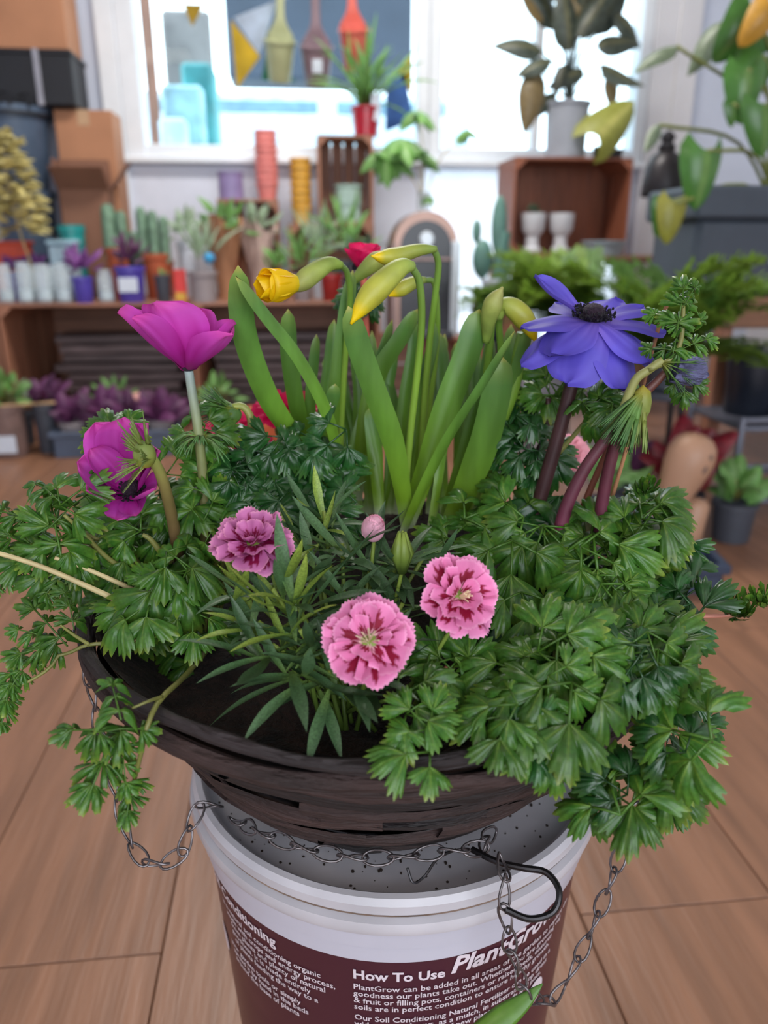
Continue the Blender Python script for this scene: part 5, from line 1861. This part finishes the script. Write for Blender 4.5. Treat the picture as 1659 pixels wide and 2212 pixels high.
bt = thing('bunting', 'string of coloured triangular pennants inside the window', 'bunting', (0, 3.975, 1.6))
for pts, col in [([(498, 42), (562, 122), (512, 192)], (196, 164, 40)), ([(505, 38), (600, 0), (560, 118)], (176, 186, 200)), ([(574, 118), (640, 176), (566, 172)], (40, 120, 80)), ([(890, 112), (890, 206), (856, 150)], (184, 164, 40)),
                 ([(836, 150), (876, 160), (892, 260), (832, 285)], (66, 106, 168)), ([(395, 8), (440, 10), (415, 58)], (170, 140, 40))]:
    P = [on_y(a, b, 3.975) - bt.location for a, b in pts]
    n = len(P)
    vs = [(p.x, -.002, p.z) for p in P] + [(p.x, .002, p.z) for p in P]
    MB().add(vs, [tuple(range(n)), tuple(range(2 * n - 1, n - 1, -1))] + [(i, (i + 1) % n, n + (i + 1) % n, n + i) for i in range(n)]).build('pennant', mat('pennant_%d_%d' % pts[0], col, rough=.8, lucent=.3), bt)
MB().tube([on_y(330, -30, 3.975) - bt.location, on_y(600, -6, 3.975) - bt.location, on_y(900, -30, 3.975) - bt.location], .003, 5).build('string', M_tag, bt)

# outside the window: dark shopfront canopy, a white van and teal display stacks
def out_box(name, label, cat, px0, py0, px1, py1, Y, dep, m, zb=None):
    a, b = on_y(px0, py0, Y), on_y(px1, py1, Y)
    z0 = b.z if zb is None else zb
    return solo(name, label, cat, MB().bevbox(a.x, b.x, 0, dep, z0, a.z, .02), m, (0, Y, 0))


out_box('shop_canopy', 'dark grey shop canopy across the street behind the hanging pots', 'canopy', 480, -60, 890, 176, 7.5, .5, mat('slate', (56, 62, 74), rough=.8, var=.1, scale=2))
vn = thing('parked_van', 'white van parked outside beyond the window', 'van', (on_y(660, 300, 6.5).x, 6.6, 0))
for nm, (x0_, x1_, y0_, y1_, z0_, z1_), m in [('body', (-1.3, 1.3, 0, 1.4, .3, on_y(600, 196, 6.5).z), mat('van_white', (206, 220, 228), rough=.3)), ('window', (-1.1, .1, -.01, .02, on_y(600, 240, 6.5).z, on_y(600, 212, 6.5).z), mat('van_glass', (120, 150, 164), rough=.1)),
                                              ('window', (.25, 1.1, -.01, .02, on_y(600, 240, 6.5).z, on_y(600, 212, 6.5).z), MATS['van_glass'])]:
    MB().bevbox(x0_, x1_, y0_, y1_, z0_, z1_, .01).build(nm, m, vn)
for sx in (-.85, .85):
    MB().lathe([(0, -.1), (.3, -.1), (.33, 0), (.3, .1), (0, .1)], 24, M=Matrix.Translation((sx, .1, .33)) @ Matrix.Rotation(pi / 2, 4, 'X')).build('wheel', M_blk, vn)
out_box('door_post', 'brown timber post outside the window edge', 'post', 306, -60, 330, 250, 4.5, .08, M_cratev, zb=0)
out_box('display_board', 'grey display board outside with dark top panel', 'board', 345, 18, 460, 128, 5.25, .05, mat('board_grey', (120, 112, 108), rough=.7, var=.3, scale=4), zb=0)
out_box('teal_crate', 'large teal plastic crate stacked outside the window', 'crate', 388, 132, 468, 292, 4.8, .3, mat('teal_outdoor', (70, 150, 150), rough=.5, var=.2, scale=6), zb=0)
out_box('wrapped_bundle', 'pale blue wrapped bundle outside against the teal crate', 'bundle', 345, 180, 440, 240, 4.6, .12, mat('pale_blue_bag', (168, 206, 214), rough=.4, var=.2, scale=10), zb=0)
out_box('wrapped_bundle', 'white wrapped bundle outside in front of the pale blue one', 'bundle', 340, 252, 405, 300, 4.44, .10, mat('white_wrap', (206, 224, 230), rough=.4, var=.15, scale=10), zb=0)
struct('trim_4', MB().bx(-6, 8, 4.3, 12, -.1, 0), mat('paving', (200, 200, 198), rough=.9))
# ================================================================== coffee machine and the plant on it
c0 = crate('wooden crate carrying the arch-fronted machine', .345, .69, 3.14, 3.39, 0, .405, nb=3)
mach = thing('coffee_machine', 'arch-fronted black coffee machine with copper top and silver side', 'machine', (.512, 3.26, .405))
M_cop = mat('copper_trim', (160, 128, 116), rough=.3, metal=.4, var=.05)
M_sil = mat('silver_side', (206, 214, 222), rough=.3, metal=.2, var=.03)
M_mblk = mat('machine_black', (40, 40, 48), rough=.25, var=.05)


def arch(w_, h, y0, y1, n=20):
    r = w_ / 2
    out = [(-r, 0), (r, 0)] + [(r * math.cos(pi * k / n), h - r + r * math.sin(pi * k / n)) for k in range(n + 1)]
    m_ = len(out)
    vs = [(x_, y0, z_) for x_, z_ in out] + [(x_, y1, z_) for x_, z_ in out]
    return MB().add(vs, [tuple(range(m_)), tuple(range(2 * m_ - 1, m_ - 1, -1))] + [(i, (i + 1) % m_, m_ + (i + 1) % m_, m_ + i) for i in range(m_)])


arch(.255, .48, -.085, .12).build('body', M_cop, mach)
arch(.205, .445, -.092, -.08).build('front_panel', M_mblk, mach)
MB().bevbox(.102, .136, -.10, .12, 0, .37, .006).build('side_column', M_sil, mach)
MB().bevbox(-.136, -.118, -.09, .12, 0, .36, .004).build('side_column', mat('copper_dark', (140, 116, 112), rough=.3, metal=.4), mach)
MB().lathe([(0, 0), (.026, 0), (.03, .008), (.024, .02), (0, .02)], 20, M=Matrix.Translation((0, -.092, .375)) @ Matrix.Rotation(pi / 2, 4, 'X')).build('dial', M_sil, mach)
MB().bevbox(-.10, .10, -.12, -.09, .295, .305, .003).build('spout_bar', MATS['copper_dark'], mach)
MB().bevbox(-.10, .10, -.19, -.09, 0, .03, .004).build('drip_tray', M_mblk, mach)
vs_ = thing('glass_vase_plant', 'spindly umbrella-leaved houseplant in a small glass on the machine', 'plant', (on_y(918, 440, 3.26).x, 3.28, .885))
MB().lathe([(0, .002), (.028, .002), (.03, .03), (.028, .075), (.025, .075), (.026, .03), (.024, .006), (0, .006)], 18).build('glass', M_jar, vs_)
for (px, py, r) in [(905, 240, .10), (868, 300, .15), (826, 330, .13), (905, 322, .12), (925, 425, .04), (850, 350, .10), (1010, 280, .07)]:
    e = on_y(px, py, 3.24) - vs_.location
    MB().tube(bez([(0, 0, .01), (e.x * .3, e.y * .3, max(.06, e.z * .6)), e], 10), .0025, 5).build('stem', M_stalkp, vs_, smooth=180)
    for k in range(9):
        a = 2 * pi * k / 9 + U(-.2, .2)
        put_leaf(vs_, 'oval', M_grn, e, V((math.cos(a), math.sin(a), U(-.9, .0))), r * U(.8, 1.1), up=V((0, -.8, .7)))

# bench and crate under the bright window
M_bench = wood('bench_wood', (138, 96, 72), axis=0, var=.2)
bn = thing('bench', 'low wooden bench under the bright window', 'bench', (1.32, 3.62, 0))
for k in range(-1, 4):
    MB().bevbox(-.40, .52, -.26 + .13 * k, -.135 + .13 * k, .69, .715, .003).build('plank', M_bench, bn)
for sx in (-.36, .48):
    for sy in (-.22, .22):
        MB().bevbox(sx - .025, sx + .025, sy - .025, sy + .025, 0, .69, .003).build('leg', M_cratev, bn)
crate('dark wooden crate on its side under the grey planter', .958, 1.493, 3.56, 3.86, .7155, 1.122, nb=6, vert=True, gap=.0008, m=wood('dark_crate', (132, 78, 56), axis=0, rnd=.12), mi=wood('dark_crate_upright', (140, 82, 58), axis=2, rnd=.12))
M_cup = mat('white_ceramic', (206, 208, 214), rough=.35, var=.05)
for k, px in enumerate((1163, 1226)):
    x_ = on_y(px, 500, 3.55).x
    t = thing('footed_cup', ['white footed cup with a small succulent in the dark crate', 'white footed cup with no plant showing in the dark crate'][k], 'pot', (x_, 3.64, .727))
    MB().lathe([(0, 0), (.042, 0), (.044, .012), (.030, .03), (.030, .07), (.052, .10), (.057, .17), (.052, .17), (.046, .11), (0, .10)], 24).build('cup', M_cup, t)
    if k == 0:
        bushel(t, 'oval', M_dkgrn, 14, (0, 0, .165), .025, .03, lo=.3)
t, ww, hh = pot('plant_pot', 'blue-grey rounded pot at the end of the dark crate', 'pot', 1306, 520, 98, 3.42, .7155, mat('blue_grey_glaze', (146, 162, 172), rough=.4, var=.1), .8)
# grey planter with dark-leaved plant
zt = 1.123
t, ww, hh = pot('potted_plant', 'dark-leaved houseplant in a tall grey planter on the dark crate', 'plant', 1228, 222, 100, 3.66, zt, mat('pale_grey_planter', (150, 154, 164), rough=.6, var=.05), .85, rim=.05)
M_bkl = mat('blackish_green_leaf', (58, 66, 56), rough=.4, var=.3, rnd=.3, lucent=.12, vein=(110, 104, 70))  # very dark green, the plant's own leaf colour
M_brl = mat('bronze_leaf', (116, 98, 64), rough=.4, var=.15, rnd=.2, lucent=.08)
for (px, py, ang, L_, m) in [(1200, 60, 120, .2, M_bkl), (1240, 40, 80, .22, M_brl), (1280, 70, 60, .2, M_bkl), (1170, 110, 160, .16, M_bkl), (1160, 150, 260, .2, M_brl), (1230, 110, 100, .2, M_bkl), (1290, 100, 20, .16, M_bkl), (1300, 140, 330, .16, M_bkl),
                             (1320, 160, 280, .12, M_brl), (1180, 40, 150, .14, M_brl), (1330, 30, 330, .14, M_bkl), (1260, 150, 200, .14, M_bkl), (1200, 200, 220, .12, M_bkl), (1220, 140, 250, .1, M_bkl), (1260, 10, 90, .2, M_bkl), (1210, 0, 110, .2, M_bkl),
                             (1290, 20, 70, .2, M_bkl), (1250, 80, 60, .18, M_bkl), (1190, 130, 190, .12, M_bkl)]:
    e = on_y(px, py, 3.62 + U(-.06, .06)) - t.location
    a = math.radians(ang)
    MB().tube(bez([(0, 0, hh * .9), (e.x * .3, e.y * .3, hh + (e.z - hh) * .6), e], 8), .004, 5).build('stem', M_bkl, t, smooth=180)
    put_leaf(t, 'oval', m, e, V((math.cos(a), -.25, math.sin(a))), L_ * 1.3, up=V((0, -.9, .5)))
yl = thing('fallen_leaf_stem', 'single yellow-green leaf on a stalk beside the grey planter', 'plant', (on_y(1300, 330, 3.6).x, 3.62, zt))
MB().tube(bez([(0, 0, .03), (.01, -.03, .11), (-.02, -.09, .11), (-.058, -.115, .077)], 12), .004, 6).build('stem', M_stalk, yl)
MB().lathe([(0, 0), (.03, 0), (.034, .05), (.03, .05), (0, .04)], 16).build('pot', M_blk, yl)
put_leaf(yl, 'heart', mat('yellow_leaf', (150, 152, 66), rough=.45, var=.1, lucent=.12, vein=(206, 200, 120)), V((-.06, -.115, .075)), V((.8, -.05, .75)), .23, up=V((-.1, -1, .1)))
solo('small_black_pot', 'small black object lying at the crate corner', 'pot', pot_mb(.09, .05, .8), M_blk, (on_y(1338, 335, 3.65).x, 3.72, zt))
# paddle cactus by the machine
cp = thing('potted_cactus', 'blue-green paddle cactus between the machine and dark crate', 'cactus', (on_y(1062, 600, 3.3).x, 3.20, .53))
pot_mb(.14, .10, .8).build('pot', M_tag, cp)
M_pad = mat('paddle_cactus', (92, 132, 122), rough=.5, var=.1)
for (px, py, rw, rh, ph) in [(1078, 490, 17, 62, 0), (1042, 560, 22, 40, 0), (1090, 570, 16, 40, 0), (1030, 500, 10, 24, 0)]:
    e = on_y(px, py, 3.20) - cp.location
    s = m_of(1, cp.location)
    MB().sphere((e.x, 0, e.z), 1, 14, 10, (rw * s, rw * s * .7, rh * s)).build('pad', M_pad, cp, smooth=180)
MB().tube([(0, 0, .05), (.01, 0, .2), (.02, 0, .28)], .028, 8).build('pad', M_pad, cp)
solo('plant_stand', 'plain wooden block stand under the paddle cactus', 'stand', MB().bevbox(-.08, .08, -.075, .075, 0, .5295, .004), M_cratev, (cp.location.x, 3.22, 0))

# right-hand staging with ferns, the big planter and the climbing philodendron
st_ = thing('plant_staging', 'timber staging carrying ferns and the big dark planter', 'staging', (1.62, 2.62, 0))
for k in range(5):
    MB().bevbox(-.34, .70, -.33 + .13 * k, -.205 + .13 * k, .575, .597, .003).build('plank', M_bench, st_)
MB().bevbox(-.34, .70, -.345, -.33, .515, .60, .003).build('front_rail', M_bench, st_)
for sx in (-.30, .66):
    for sy in (-.29, .27):
        MB().bevbox(sx - .022, sx + .022, sy - .022, sy + .022, 0, .575, .003).build('leg', M_cratev, st_)
pp = on_y(1590, 415, 2.5)
bp_ = thing('potted_philodendron', 'large heart-leaved philodendron in a big dark grey planter', 'plant', (1.50, 2.62, .5975))
M_bpl = mat('slate_planter', (66, 74, 86), rough=.5, var=.05)
MB().bevbox(-.24, .24, -.16, .16, 0, .245, .02).build('planter', M_bpl, bp_)
MB().bevbox(-.265, .265, -.185, .185, .235, .335, .012).build('rim', M_bpl, bp_)
MB().bevbox(.02, .12, -.167, -.16, .10, .16, .002).build('label', M_tag, bp_)
M_hl = mat('glossy_heart_leaf', (72, 118, 52), rough=.22, var=.08, scale=5, rnd=.2, lucent=.2, vein=(130, 160, 90))
M_hlg = mat('grey_heart_leaf', (110, 124, 100), rough=.4, var=.2, rnd=.15, lucent=.2)
for (px, py, ang, L_, m, Y) in [(1530, 325, 268, .17, M_hl, 2.40), (1618, 150, 270, .15, M_hl, 2.45), (1650, 120, 255, .17, M_hl, 2.5), (1655, 225, 280, .15, M_hl, 2.42), (1585, 225, 280, .065, M_hl, 2.45), (1462, 100, 188, .14, M_hlg, 2.55), (1575, 45, 222, .17, M_hlg, 2.55),
                                 (1630, 20, 240, .16, M_hl, 2.5), (1668, 10, 235, .12, mat('yellowing_leaf', (190, 140, 50), rough=.4, lucent=.08, var=.1), 2.4), (1425, 270, 240, .10, M_hlg, 2.5), (1462, 440, 265, .12, mat('yellow_green_leaf', (150, 146, 56), rough=.4, var=.1, scale=8, lucent=.1), 2.38),
                                 (1650, 60, 200, .16, M_hl, 2.6), (1440, 440, 275, .10, M_hl, 2.40)]:
    e = on_y(px, py, Y) - bp_.location
    MB().tube(bez([(.12, 0, .25), (.12 + (e.x - .12) * .4, e.y * .4, .3 + max(e.z - .2, .05) * .55), e], 10), .006, 6).build('stem', mat('olive_stem', (120, 126, 66), rough=.5), bp_, smooth=180)
    a = math.radians(ang)
    put_leaf(bp_, 'heart' if m is not M_hlg else 'oval', m, e, V((math.cos(a), -.15, math.sin(a))), L_, up=V((U(-.3, .3), -.9, .35)) if m is not M_hlg else V((.3, -.5, .8)))
for k in range(5):
    MB().tube(bez([(.06 + .03 * k, U(-.05, .05), .2), (.08 + .035 * k, U(-.05, .05), .5), (.12 + .04 * k, 0, .95)], 8), .011, 6).build('stem', MATS['olive_stem'], bp_, smooth=180)
# bell-shaped wall lamp
zl = on_y(1436, 425, 2.9).z
lampx = on_y(1432, 400, 2.9).x
lm_ = thing('wall_lamp', 'black metal bell-shaped lamp hanging beside the philodendron', 'lamp', (lampx, 2.9, zl))
M_lblk = mat('lamp_black', (40, 36, 40), rough=.4, metal=.3, var=.1)
MB().lathe([(.073, 0), (.076, .006), (.073, .05), (.066, .10), (.05, .135), (.03, .148), (.028, .15), (.0, .152)], 32).build('shade', M_lblk, lm_)
MB().lathe([(.026, .148), (.03, .155), (.03, .17), (.02, .175), (.02, .185), (.026, .19), (.026, .2), (.012, .215), (.0, .22)], 20).build('cap', M_lblk, lm_)
MB().tube([(0, 0, .215), (0, 0, ZC - zl)], .0025, 6).build('cord', mat('pale_cord', (190, 186, 186), rough=.6), lm_)

# feathery ferns
M_fern = mat('fern_green', (128, 160, 62), rough=.5, var=.2, rnd=.25, lucent=.4)
M_fernd = mat('fern_dark', (88, 126, 54), rough=.5, var=.2, rnd=.25, lucent=.35)


def frond(seed):
    rng = random.Random(seed)
    mb = MB()
    n = 22
    P = [V((0, k / n, .22 * math.sin(k / n * 2.2) - .35 * (k / n) ** 2.2)) for k in range(n + 1)]
    mb.tube(P, .006, 4)
    for k in range(2, n):
        for s in (-1, 1):
            L_ = .28 * math.sin(pi * (k / n) ** .8) + .04
            for b in range(2):
                d = V((s, .55 + rng.uniform(-.25, .25), rng.uniform(-.35, .25))).normalized() * L_ * rng.uniform(.7, 1.1)
                e = P[k] + d
                w_ = V((-.2 * s, 1, 0)).normalized() * .022
                mb.add([P[k], P[k] + d * .5 + w_, e, P[k] + d * .5 - w_], [(0, 1, 2, 3)])
                f = P[k] + d * .55
                g = d.cross(V((0, 0, 1))) * .4
                mb.add([f, f + g + d * .25, f + g * 1.1 + d * .35, f + d * .15], [(0, 1, 2, 3)])
                mb.add([f, f - g + d * .25, f - g * 1.1 + d * .35, f + d * .15], [(0, 1, 2, 3)])
    return mb.mesh('frond', 180)


FR = [frond(k) for k in range(4)]
for me in FR:
    me.materials.append(M_fern)
FRd = [me.copy() for me in FR]
for me in FRd:
    me.materials[0] = M_fernd
for k, (x_, y_, z_, R, n, lab) in enumerate([(1.04, 2.10, .37, .36, 36, 'feathery asparagus fern on a stand in front of the timber staging'), (.93, 2.68, .41, .35, 44, 'feathery fern on the stool in front of the low bench'), (.72, 2.96, .42, .20, 24, 'small feathery fern on a stool by the paddle cactus')]):
    t = thing('potted_fern', lab, 'plant', (x_, y_, z_))
    pot_mb(.13, .10, .8).build('pot', M_darkpot, t)
    for q in range(n):
        a = 2 * pi * q * .382
        el = U(-.1, .95)
        d = V((math.cos(a) * math.cos(el), math.sin(a) * math.cos(el), math.sin(el)))
        Mx = frame(V((0, 0, .09)), V((0, 0, 1)) + d * .2, d)
        Mx = Mx @ Matrix.Diagonal((R, R, R, 1))
        Mx2 = frame(V((0, 0, .09)), V((0, 0, 1)), V((d.x, d.y, 0)))
        x3 = V((d.x, d.y, 0)).normalized()
        yv = d
        zv = (V((0, 0, 1)) - d * d.z).normalized()
        Mx = Matrix((yv.cross(zv), yv, zv)).transposed().to_4x4()
        Mx.translation = V((0, 0, .09))
        s = R * U(.75, 1.1)
        if k == 0 and d.x > 0 and d.y > -.1 or k == 1 and d.x > .5 or k == 2 and d.y > .1:
            s *= .5                       # stop short of the staging, planter and machine
        ob('frond', RNG.choice(FR if q % 3 else FRd), None, t, Mx @ Matrix.Diagonal((s, s, s, 1)))
for x_, y_, z_, lab in ((1.04, 2.10, .37, 'dark round stand under the fern in front of the staging'), (.92, 2.70, .40, 'dark round stool under the fern by the low bench'), (.72, 2.96, .42, 'dark round stool under the small fern')):
    t = thing('stool', lab, 'stool', (x_, y_, 0))
    MB().lathe([(0, z_ - .025), (.09, z_ - .025), (.092, z_ - .02), (.092, z_ - .003), (0, z_ - .001)], 24).build('seat', M_darkpot, t)
    for a in (.8, 2.9, 5.0):
        MB().tube([(.07 * math.cos(a), .07 * math.sin(a), z_ - .02), (.09 * math.cos(a), .09 * math.sin(a), .0)], .009, 6).build('leg', M_blk, t)

# metal rack under the staging with black pots
M_steel = mat('grey_steel', (120, 124, 138), rough=.4, metal=.5, var=.08)
rk = thing('metal_rack', 'low grey metal tube rack under the timber staging', 'rack', (1.78, 2.06, 0))
for zz in (.05, .155, .265, .29):
    MB().tube([(-.55, -.06, zz), (.6, -.06, zz)], .009, 8).build('rail', M_steel, rk)
    if zz in (.05, .265):
        MB().tube([(-.55, .235, zz), (.6, .235, zz)], .009, 8).build('rail', M_steel, rk)
for sx in (-.55, -.22, .1, .55):
    for sy in (-.06, .235):
        MB().tube([(sx, sy, 0), (sx, sy, .30)], .010, 8).build('post', M_steel, rk)
MB().bevbox(-.55, .6, -.05, .225, .258, .268, .002).build('shelf', mat('shelf_grey', (84, 84, 96), rough=.5), rk)
M_bpot = mat('black_pot', (30, 36, 48), rough=.35, var=.1)
for k, (x_, y_, w_, h) in enumerate([(1.36, 2.20, .17, .20), (1.55, 2.18, .19, .215), (1.76, 2.18, .19, .215), (1.97, 2.20, .19, .215)]):
    t = thing('plant_pot', ['first', 'second', 'third', 'fourth'][k] + ' black pot on the metal rack shelf, counted from the clay vessel', 'pot', (x_, y_, .2685), 'black pots on the metal rack')
    pot_mb(w_, h, .8, .1).build('pot', M_bpot, t)
# leafy plants on the floor by the rack
M_wine = mat('wine_red_leaf', (118, 26, 40), rough=.4, var=.3, rnd=.2, lucent=.15)
for px, py, Y, m, kind, R, L_, n, lab in [(1492, 930, 1.93, M_wine, 'heart', .12, .10, 18, 'wine-red leaved plant on the floor by the metal rack'), (1362, 960, 2.05, M_purd, 'heart', .06, .08, 14, 'dark purple leaved plant beside the tan vessel'),
                                         (1610, 950, 1.84, M_grn, 'heart', .08, .075, 14, 'green large-leaved plant behind the tan vessel'), (1315, 1010, 1.88, M_grn, 'oval', .09, .075, 14, 'pale green plant behind the navy tray')]:
    b = on_y(px, py, Y)
    t = thing('potted_plant', lab, 'plant', (b.x, Y, 0))
    pot_mb(.12, .11, .78).build('pot', M_darkpot, t)
    bushel(t, kind, m, n, (0, 0, .11), R, L_, lo=.75, hi=1.4, stem=M_stalk)
# tan vessel, dark pot and navy tray
ve = thing('clay_vessel', 'smooth tan rounded vessel with dark smudges leaning by the navy tray', 'vessel', (.915, 1.78, 0))
Mt = Matrix.Translation((.005, 0, .09)) @ Matrix.Rotation(.30, 4, 'Y')
M_tan = mat('tan_clay', (178, 138, 112), rough=.45, var=.06, scale=5)
MB().lathe([(0, 0), (.030, 0), (.036, .01), (.040, .06), (.050, .10), (.058, .14), (.060, .175), (.052, .205), (.036, .222), (.016, .229), (0, .23)], 32, M=Mt).build('body', M_tan, ve, smooth=180)
for (a, z, s_) in ((-1.25, .185, .006), (-1.35, .155, .009)):
    sm = MB().sphere((0, 0, 0), s_, 12, 8, (1, .2, 1.3), M=Mt @ Matrix.Translation((.0575 * math.cos(a), .0575 * math.sin(a), z)))
    sm.build('smudge', mat('smudge', (110, 92, 86), rough=.8), ve)
MB().lathe([(0, 0), (.05, 0), (.054, .015), (.05, .07), (.042, .10), (.0, .105)], 24, M=Matrix.Translation((.005, .0, 0))).build('foot', M_tan, ve, smooth=180)
MB().lathe([(0, 0), (.030, 0), (.034, .02), (.034, .12), (.024, .135), (0, .14)], 24, M=Matrix.Translation((.078, .01, 0)) @ Matrix.Rotation(.12, 4, 'Y')).build('neck', M_tan, ve, smooth=180)
M_navy = mat('navy_tray', (52, 62, 84), rough=.4, var=.08)


def tray(label, x_, y_, w_, d_, h, rz, name='seed_tray', m=None, cells=4):
    t = thing(name, label, 'tray', (x_, y_, 0), rotz=rz)
    m = m or M_navy
    e = .006
    MB().bevbox(-w_ / 2, w_ / 2, -d_ / 2, d_ / 2, 0, .008, .002).build('base', m, t)
    for (xa, xb, ya, yb) in ((-w_ / 2, w_ / 2, -d_ / 2, -d_ / 2 + e), (-w_ / 2, w_ / 2, d_ / 2 - e, d_ / 2), (-w_ / 2, -w_ / 2 + e, -d_ / 2, d_ / 2), (w_ / 2 - e, w_ / 2, -d_ / 2, d_ / 2)):
        MB().bevbox(xa, xb, ya, yb, .004, h, .002).build('side', m, t)
    for (xa, xb, ya, yb) in ((-w_ / 2 - .012, w_ / 2 + .012, -d_ / 2 - .012, -d_ / 2 + .004), (-w_ / 2 - .012, w_ / 2 + .012, d_ / 2 - .004, d_ / 2 + .012), (-w_ / 2 - .012, -w_ / 2 + .004, -d_ / 2, d_ / 2), (w_ / 2 - .004, w_ / 2 + .012, -d_ / 2, d_ / 2)):
        MB().bevbox(xa, xb, ya, yb, h - .022, h, .003).build('rim', m, t)
    for k in range(1, cells):
        MB().bx(-w_ / 2 + w_ * k / cells - .002, -w_ / 2 + w_ * k / cells + .002, -d_ / 2, d_ / 2, .004, h * .7).build('divider', m, t)
    return t


tray('navy blue plastic plant tray on the floor by the tan vessel', .84, 1.57, .21, .10, .075, -.15)
t, ww, hh = pot('plant_pot', 'dark plastic pot standing behind the navy tray', 'pot', 1405, 1148, 90, 1.69, 0, M_bpot, .8)

# left floor: purple-leaved plants in a grey tray, and a labelled pot
tray('grey-blue plastic tray of purple-leaved plants on the floor', on_z(245, 960, 0).x + .05, 3.00, .44, .17, .10, 0, m=mat('slate_tray', (84, 96, 116), rough=.4, var=.08))
tx = on_z(245, 960, 0).x + .05
for k in range(4):
    t = thing('potted_plant', ['first', 'second', 'third', 'fourth'][k] + ' purple-leaved plant in the slate tray, counted from the brown-grey labelled pot', 'plant', (tx - .165 + .11 * k, 3.00, .0085), 'purple plants in the slate tray')
    pot_mb(.10, .115, .78).build('pot', M_greypot, t)
    bushel(t, 'heart', M_purd, 18, (0, 0, .11), .085, .07, lo=.4, hi=1.4, stem=M_purd)
t, ww, hh = pot('potted_plant', 'purple-leaved plant in a dark pot beside the slate tray', 'plant', 92, 870, 50, 3.02, 0, M_darkpot)
bushel(t, 'heart', M_purd, 14, (0, 0, hh), .07, .06, lo=.4, hi=1.4)
for (px, lab, m) in [(270, 'small green plant behind the purple plants, in front of the boards', M_grn), (62, 'small variegated plant against the crate leg', M_varieg), (470, 'green bushy plant under the table below the magenta flower', M_grn)]:
    b = on_y(px, 840, 3.30)
    t = thing('potted_plant', lab, 'plant', (b.x, 3.165, 0))
    pot_mb(.10, .13, .78).build('pot', M_darkpot, t)
    bushel(t, 'oval', m, 16, (0, 0, .13), .10, .06, lo=.2, hi=1.4, stem=M_stalk)
pk_ = thing('flower_stem', 'pink and cream cut bloom lying among the purple leaves', 'flower', (on_y(290, 845, 3.0).x, 3.02, .20))
MB().lathe([(0, -.05), (.018, -.045), (.024, -.01), (.02, .03), (.010, .05), (0, .052)], 14, M=Matrix.Rotation(1.2, 4, 'Y')).build('bloom', mat('cream_pink', (232, 170, 160), rough=.5, var=.2, scale=30), pk_, smooth=180)
MB().tube([(.04, 0, -.01), (.075, .01, -.025), (.11, .015, -.05)], .004, 6).build('stem', M_stalk, pk_)
t, ww, hh = pot('potted_plant', 'green plant in a brown-grey pot with a white label by the crate leg', 'plant', 10, 872, 80, 2.98, 0, mat('brown_grey_pot', (128, 104, 98), rough=.6), .84)
bushel(t, 'heart', M_grn, 16, (0, 0, hh), .10, .06, lo=0, hi=1.3, stem=M_stalk)
MB().bevbox(-ww * .3, ww * .3, -ww * .475, -ww * .455, hh * .12, hh * .45, .002).build('label', M_tag, t)
qa, qb = V((on_y(10, 872, 2.98).x + .01, 2.915, hh + .005)), V((on_y(92, 870, 3.02).x + .02, 2.985, on_y(92, 870, 3.02).z + .005))
dq = (qb - qa) * .25
solo('wooden_stick', 'thin pale wooden stick leaning on the rims of the two pots by the crate leg', 'stick', MB().tube([qa - dq - qa, qb + dq - qa], .005, 6), mat('pale_wood', (196, 160, 120), rough=.7), qa)

# terracotta bowl on the floor behind the crimson flowers
b = on_z(555, 985, 0)
t = thing('terracotta_bowl', 'wide orange terracotta bowl on the floor behind the crimson flowers', 'bowl', (b.x, b.y + .12, 0))
pot_mb(.30, .14, .7, .16).build('bowl', mat('orange_terracotta', (204, 104, 66), rough=.7, var=.08), t)
MB().lathe([(0, .12), (.12, .118)], 24).build('soil', M_soil, t)
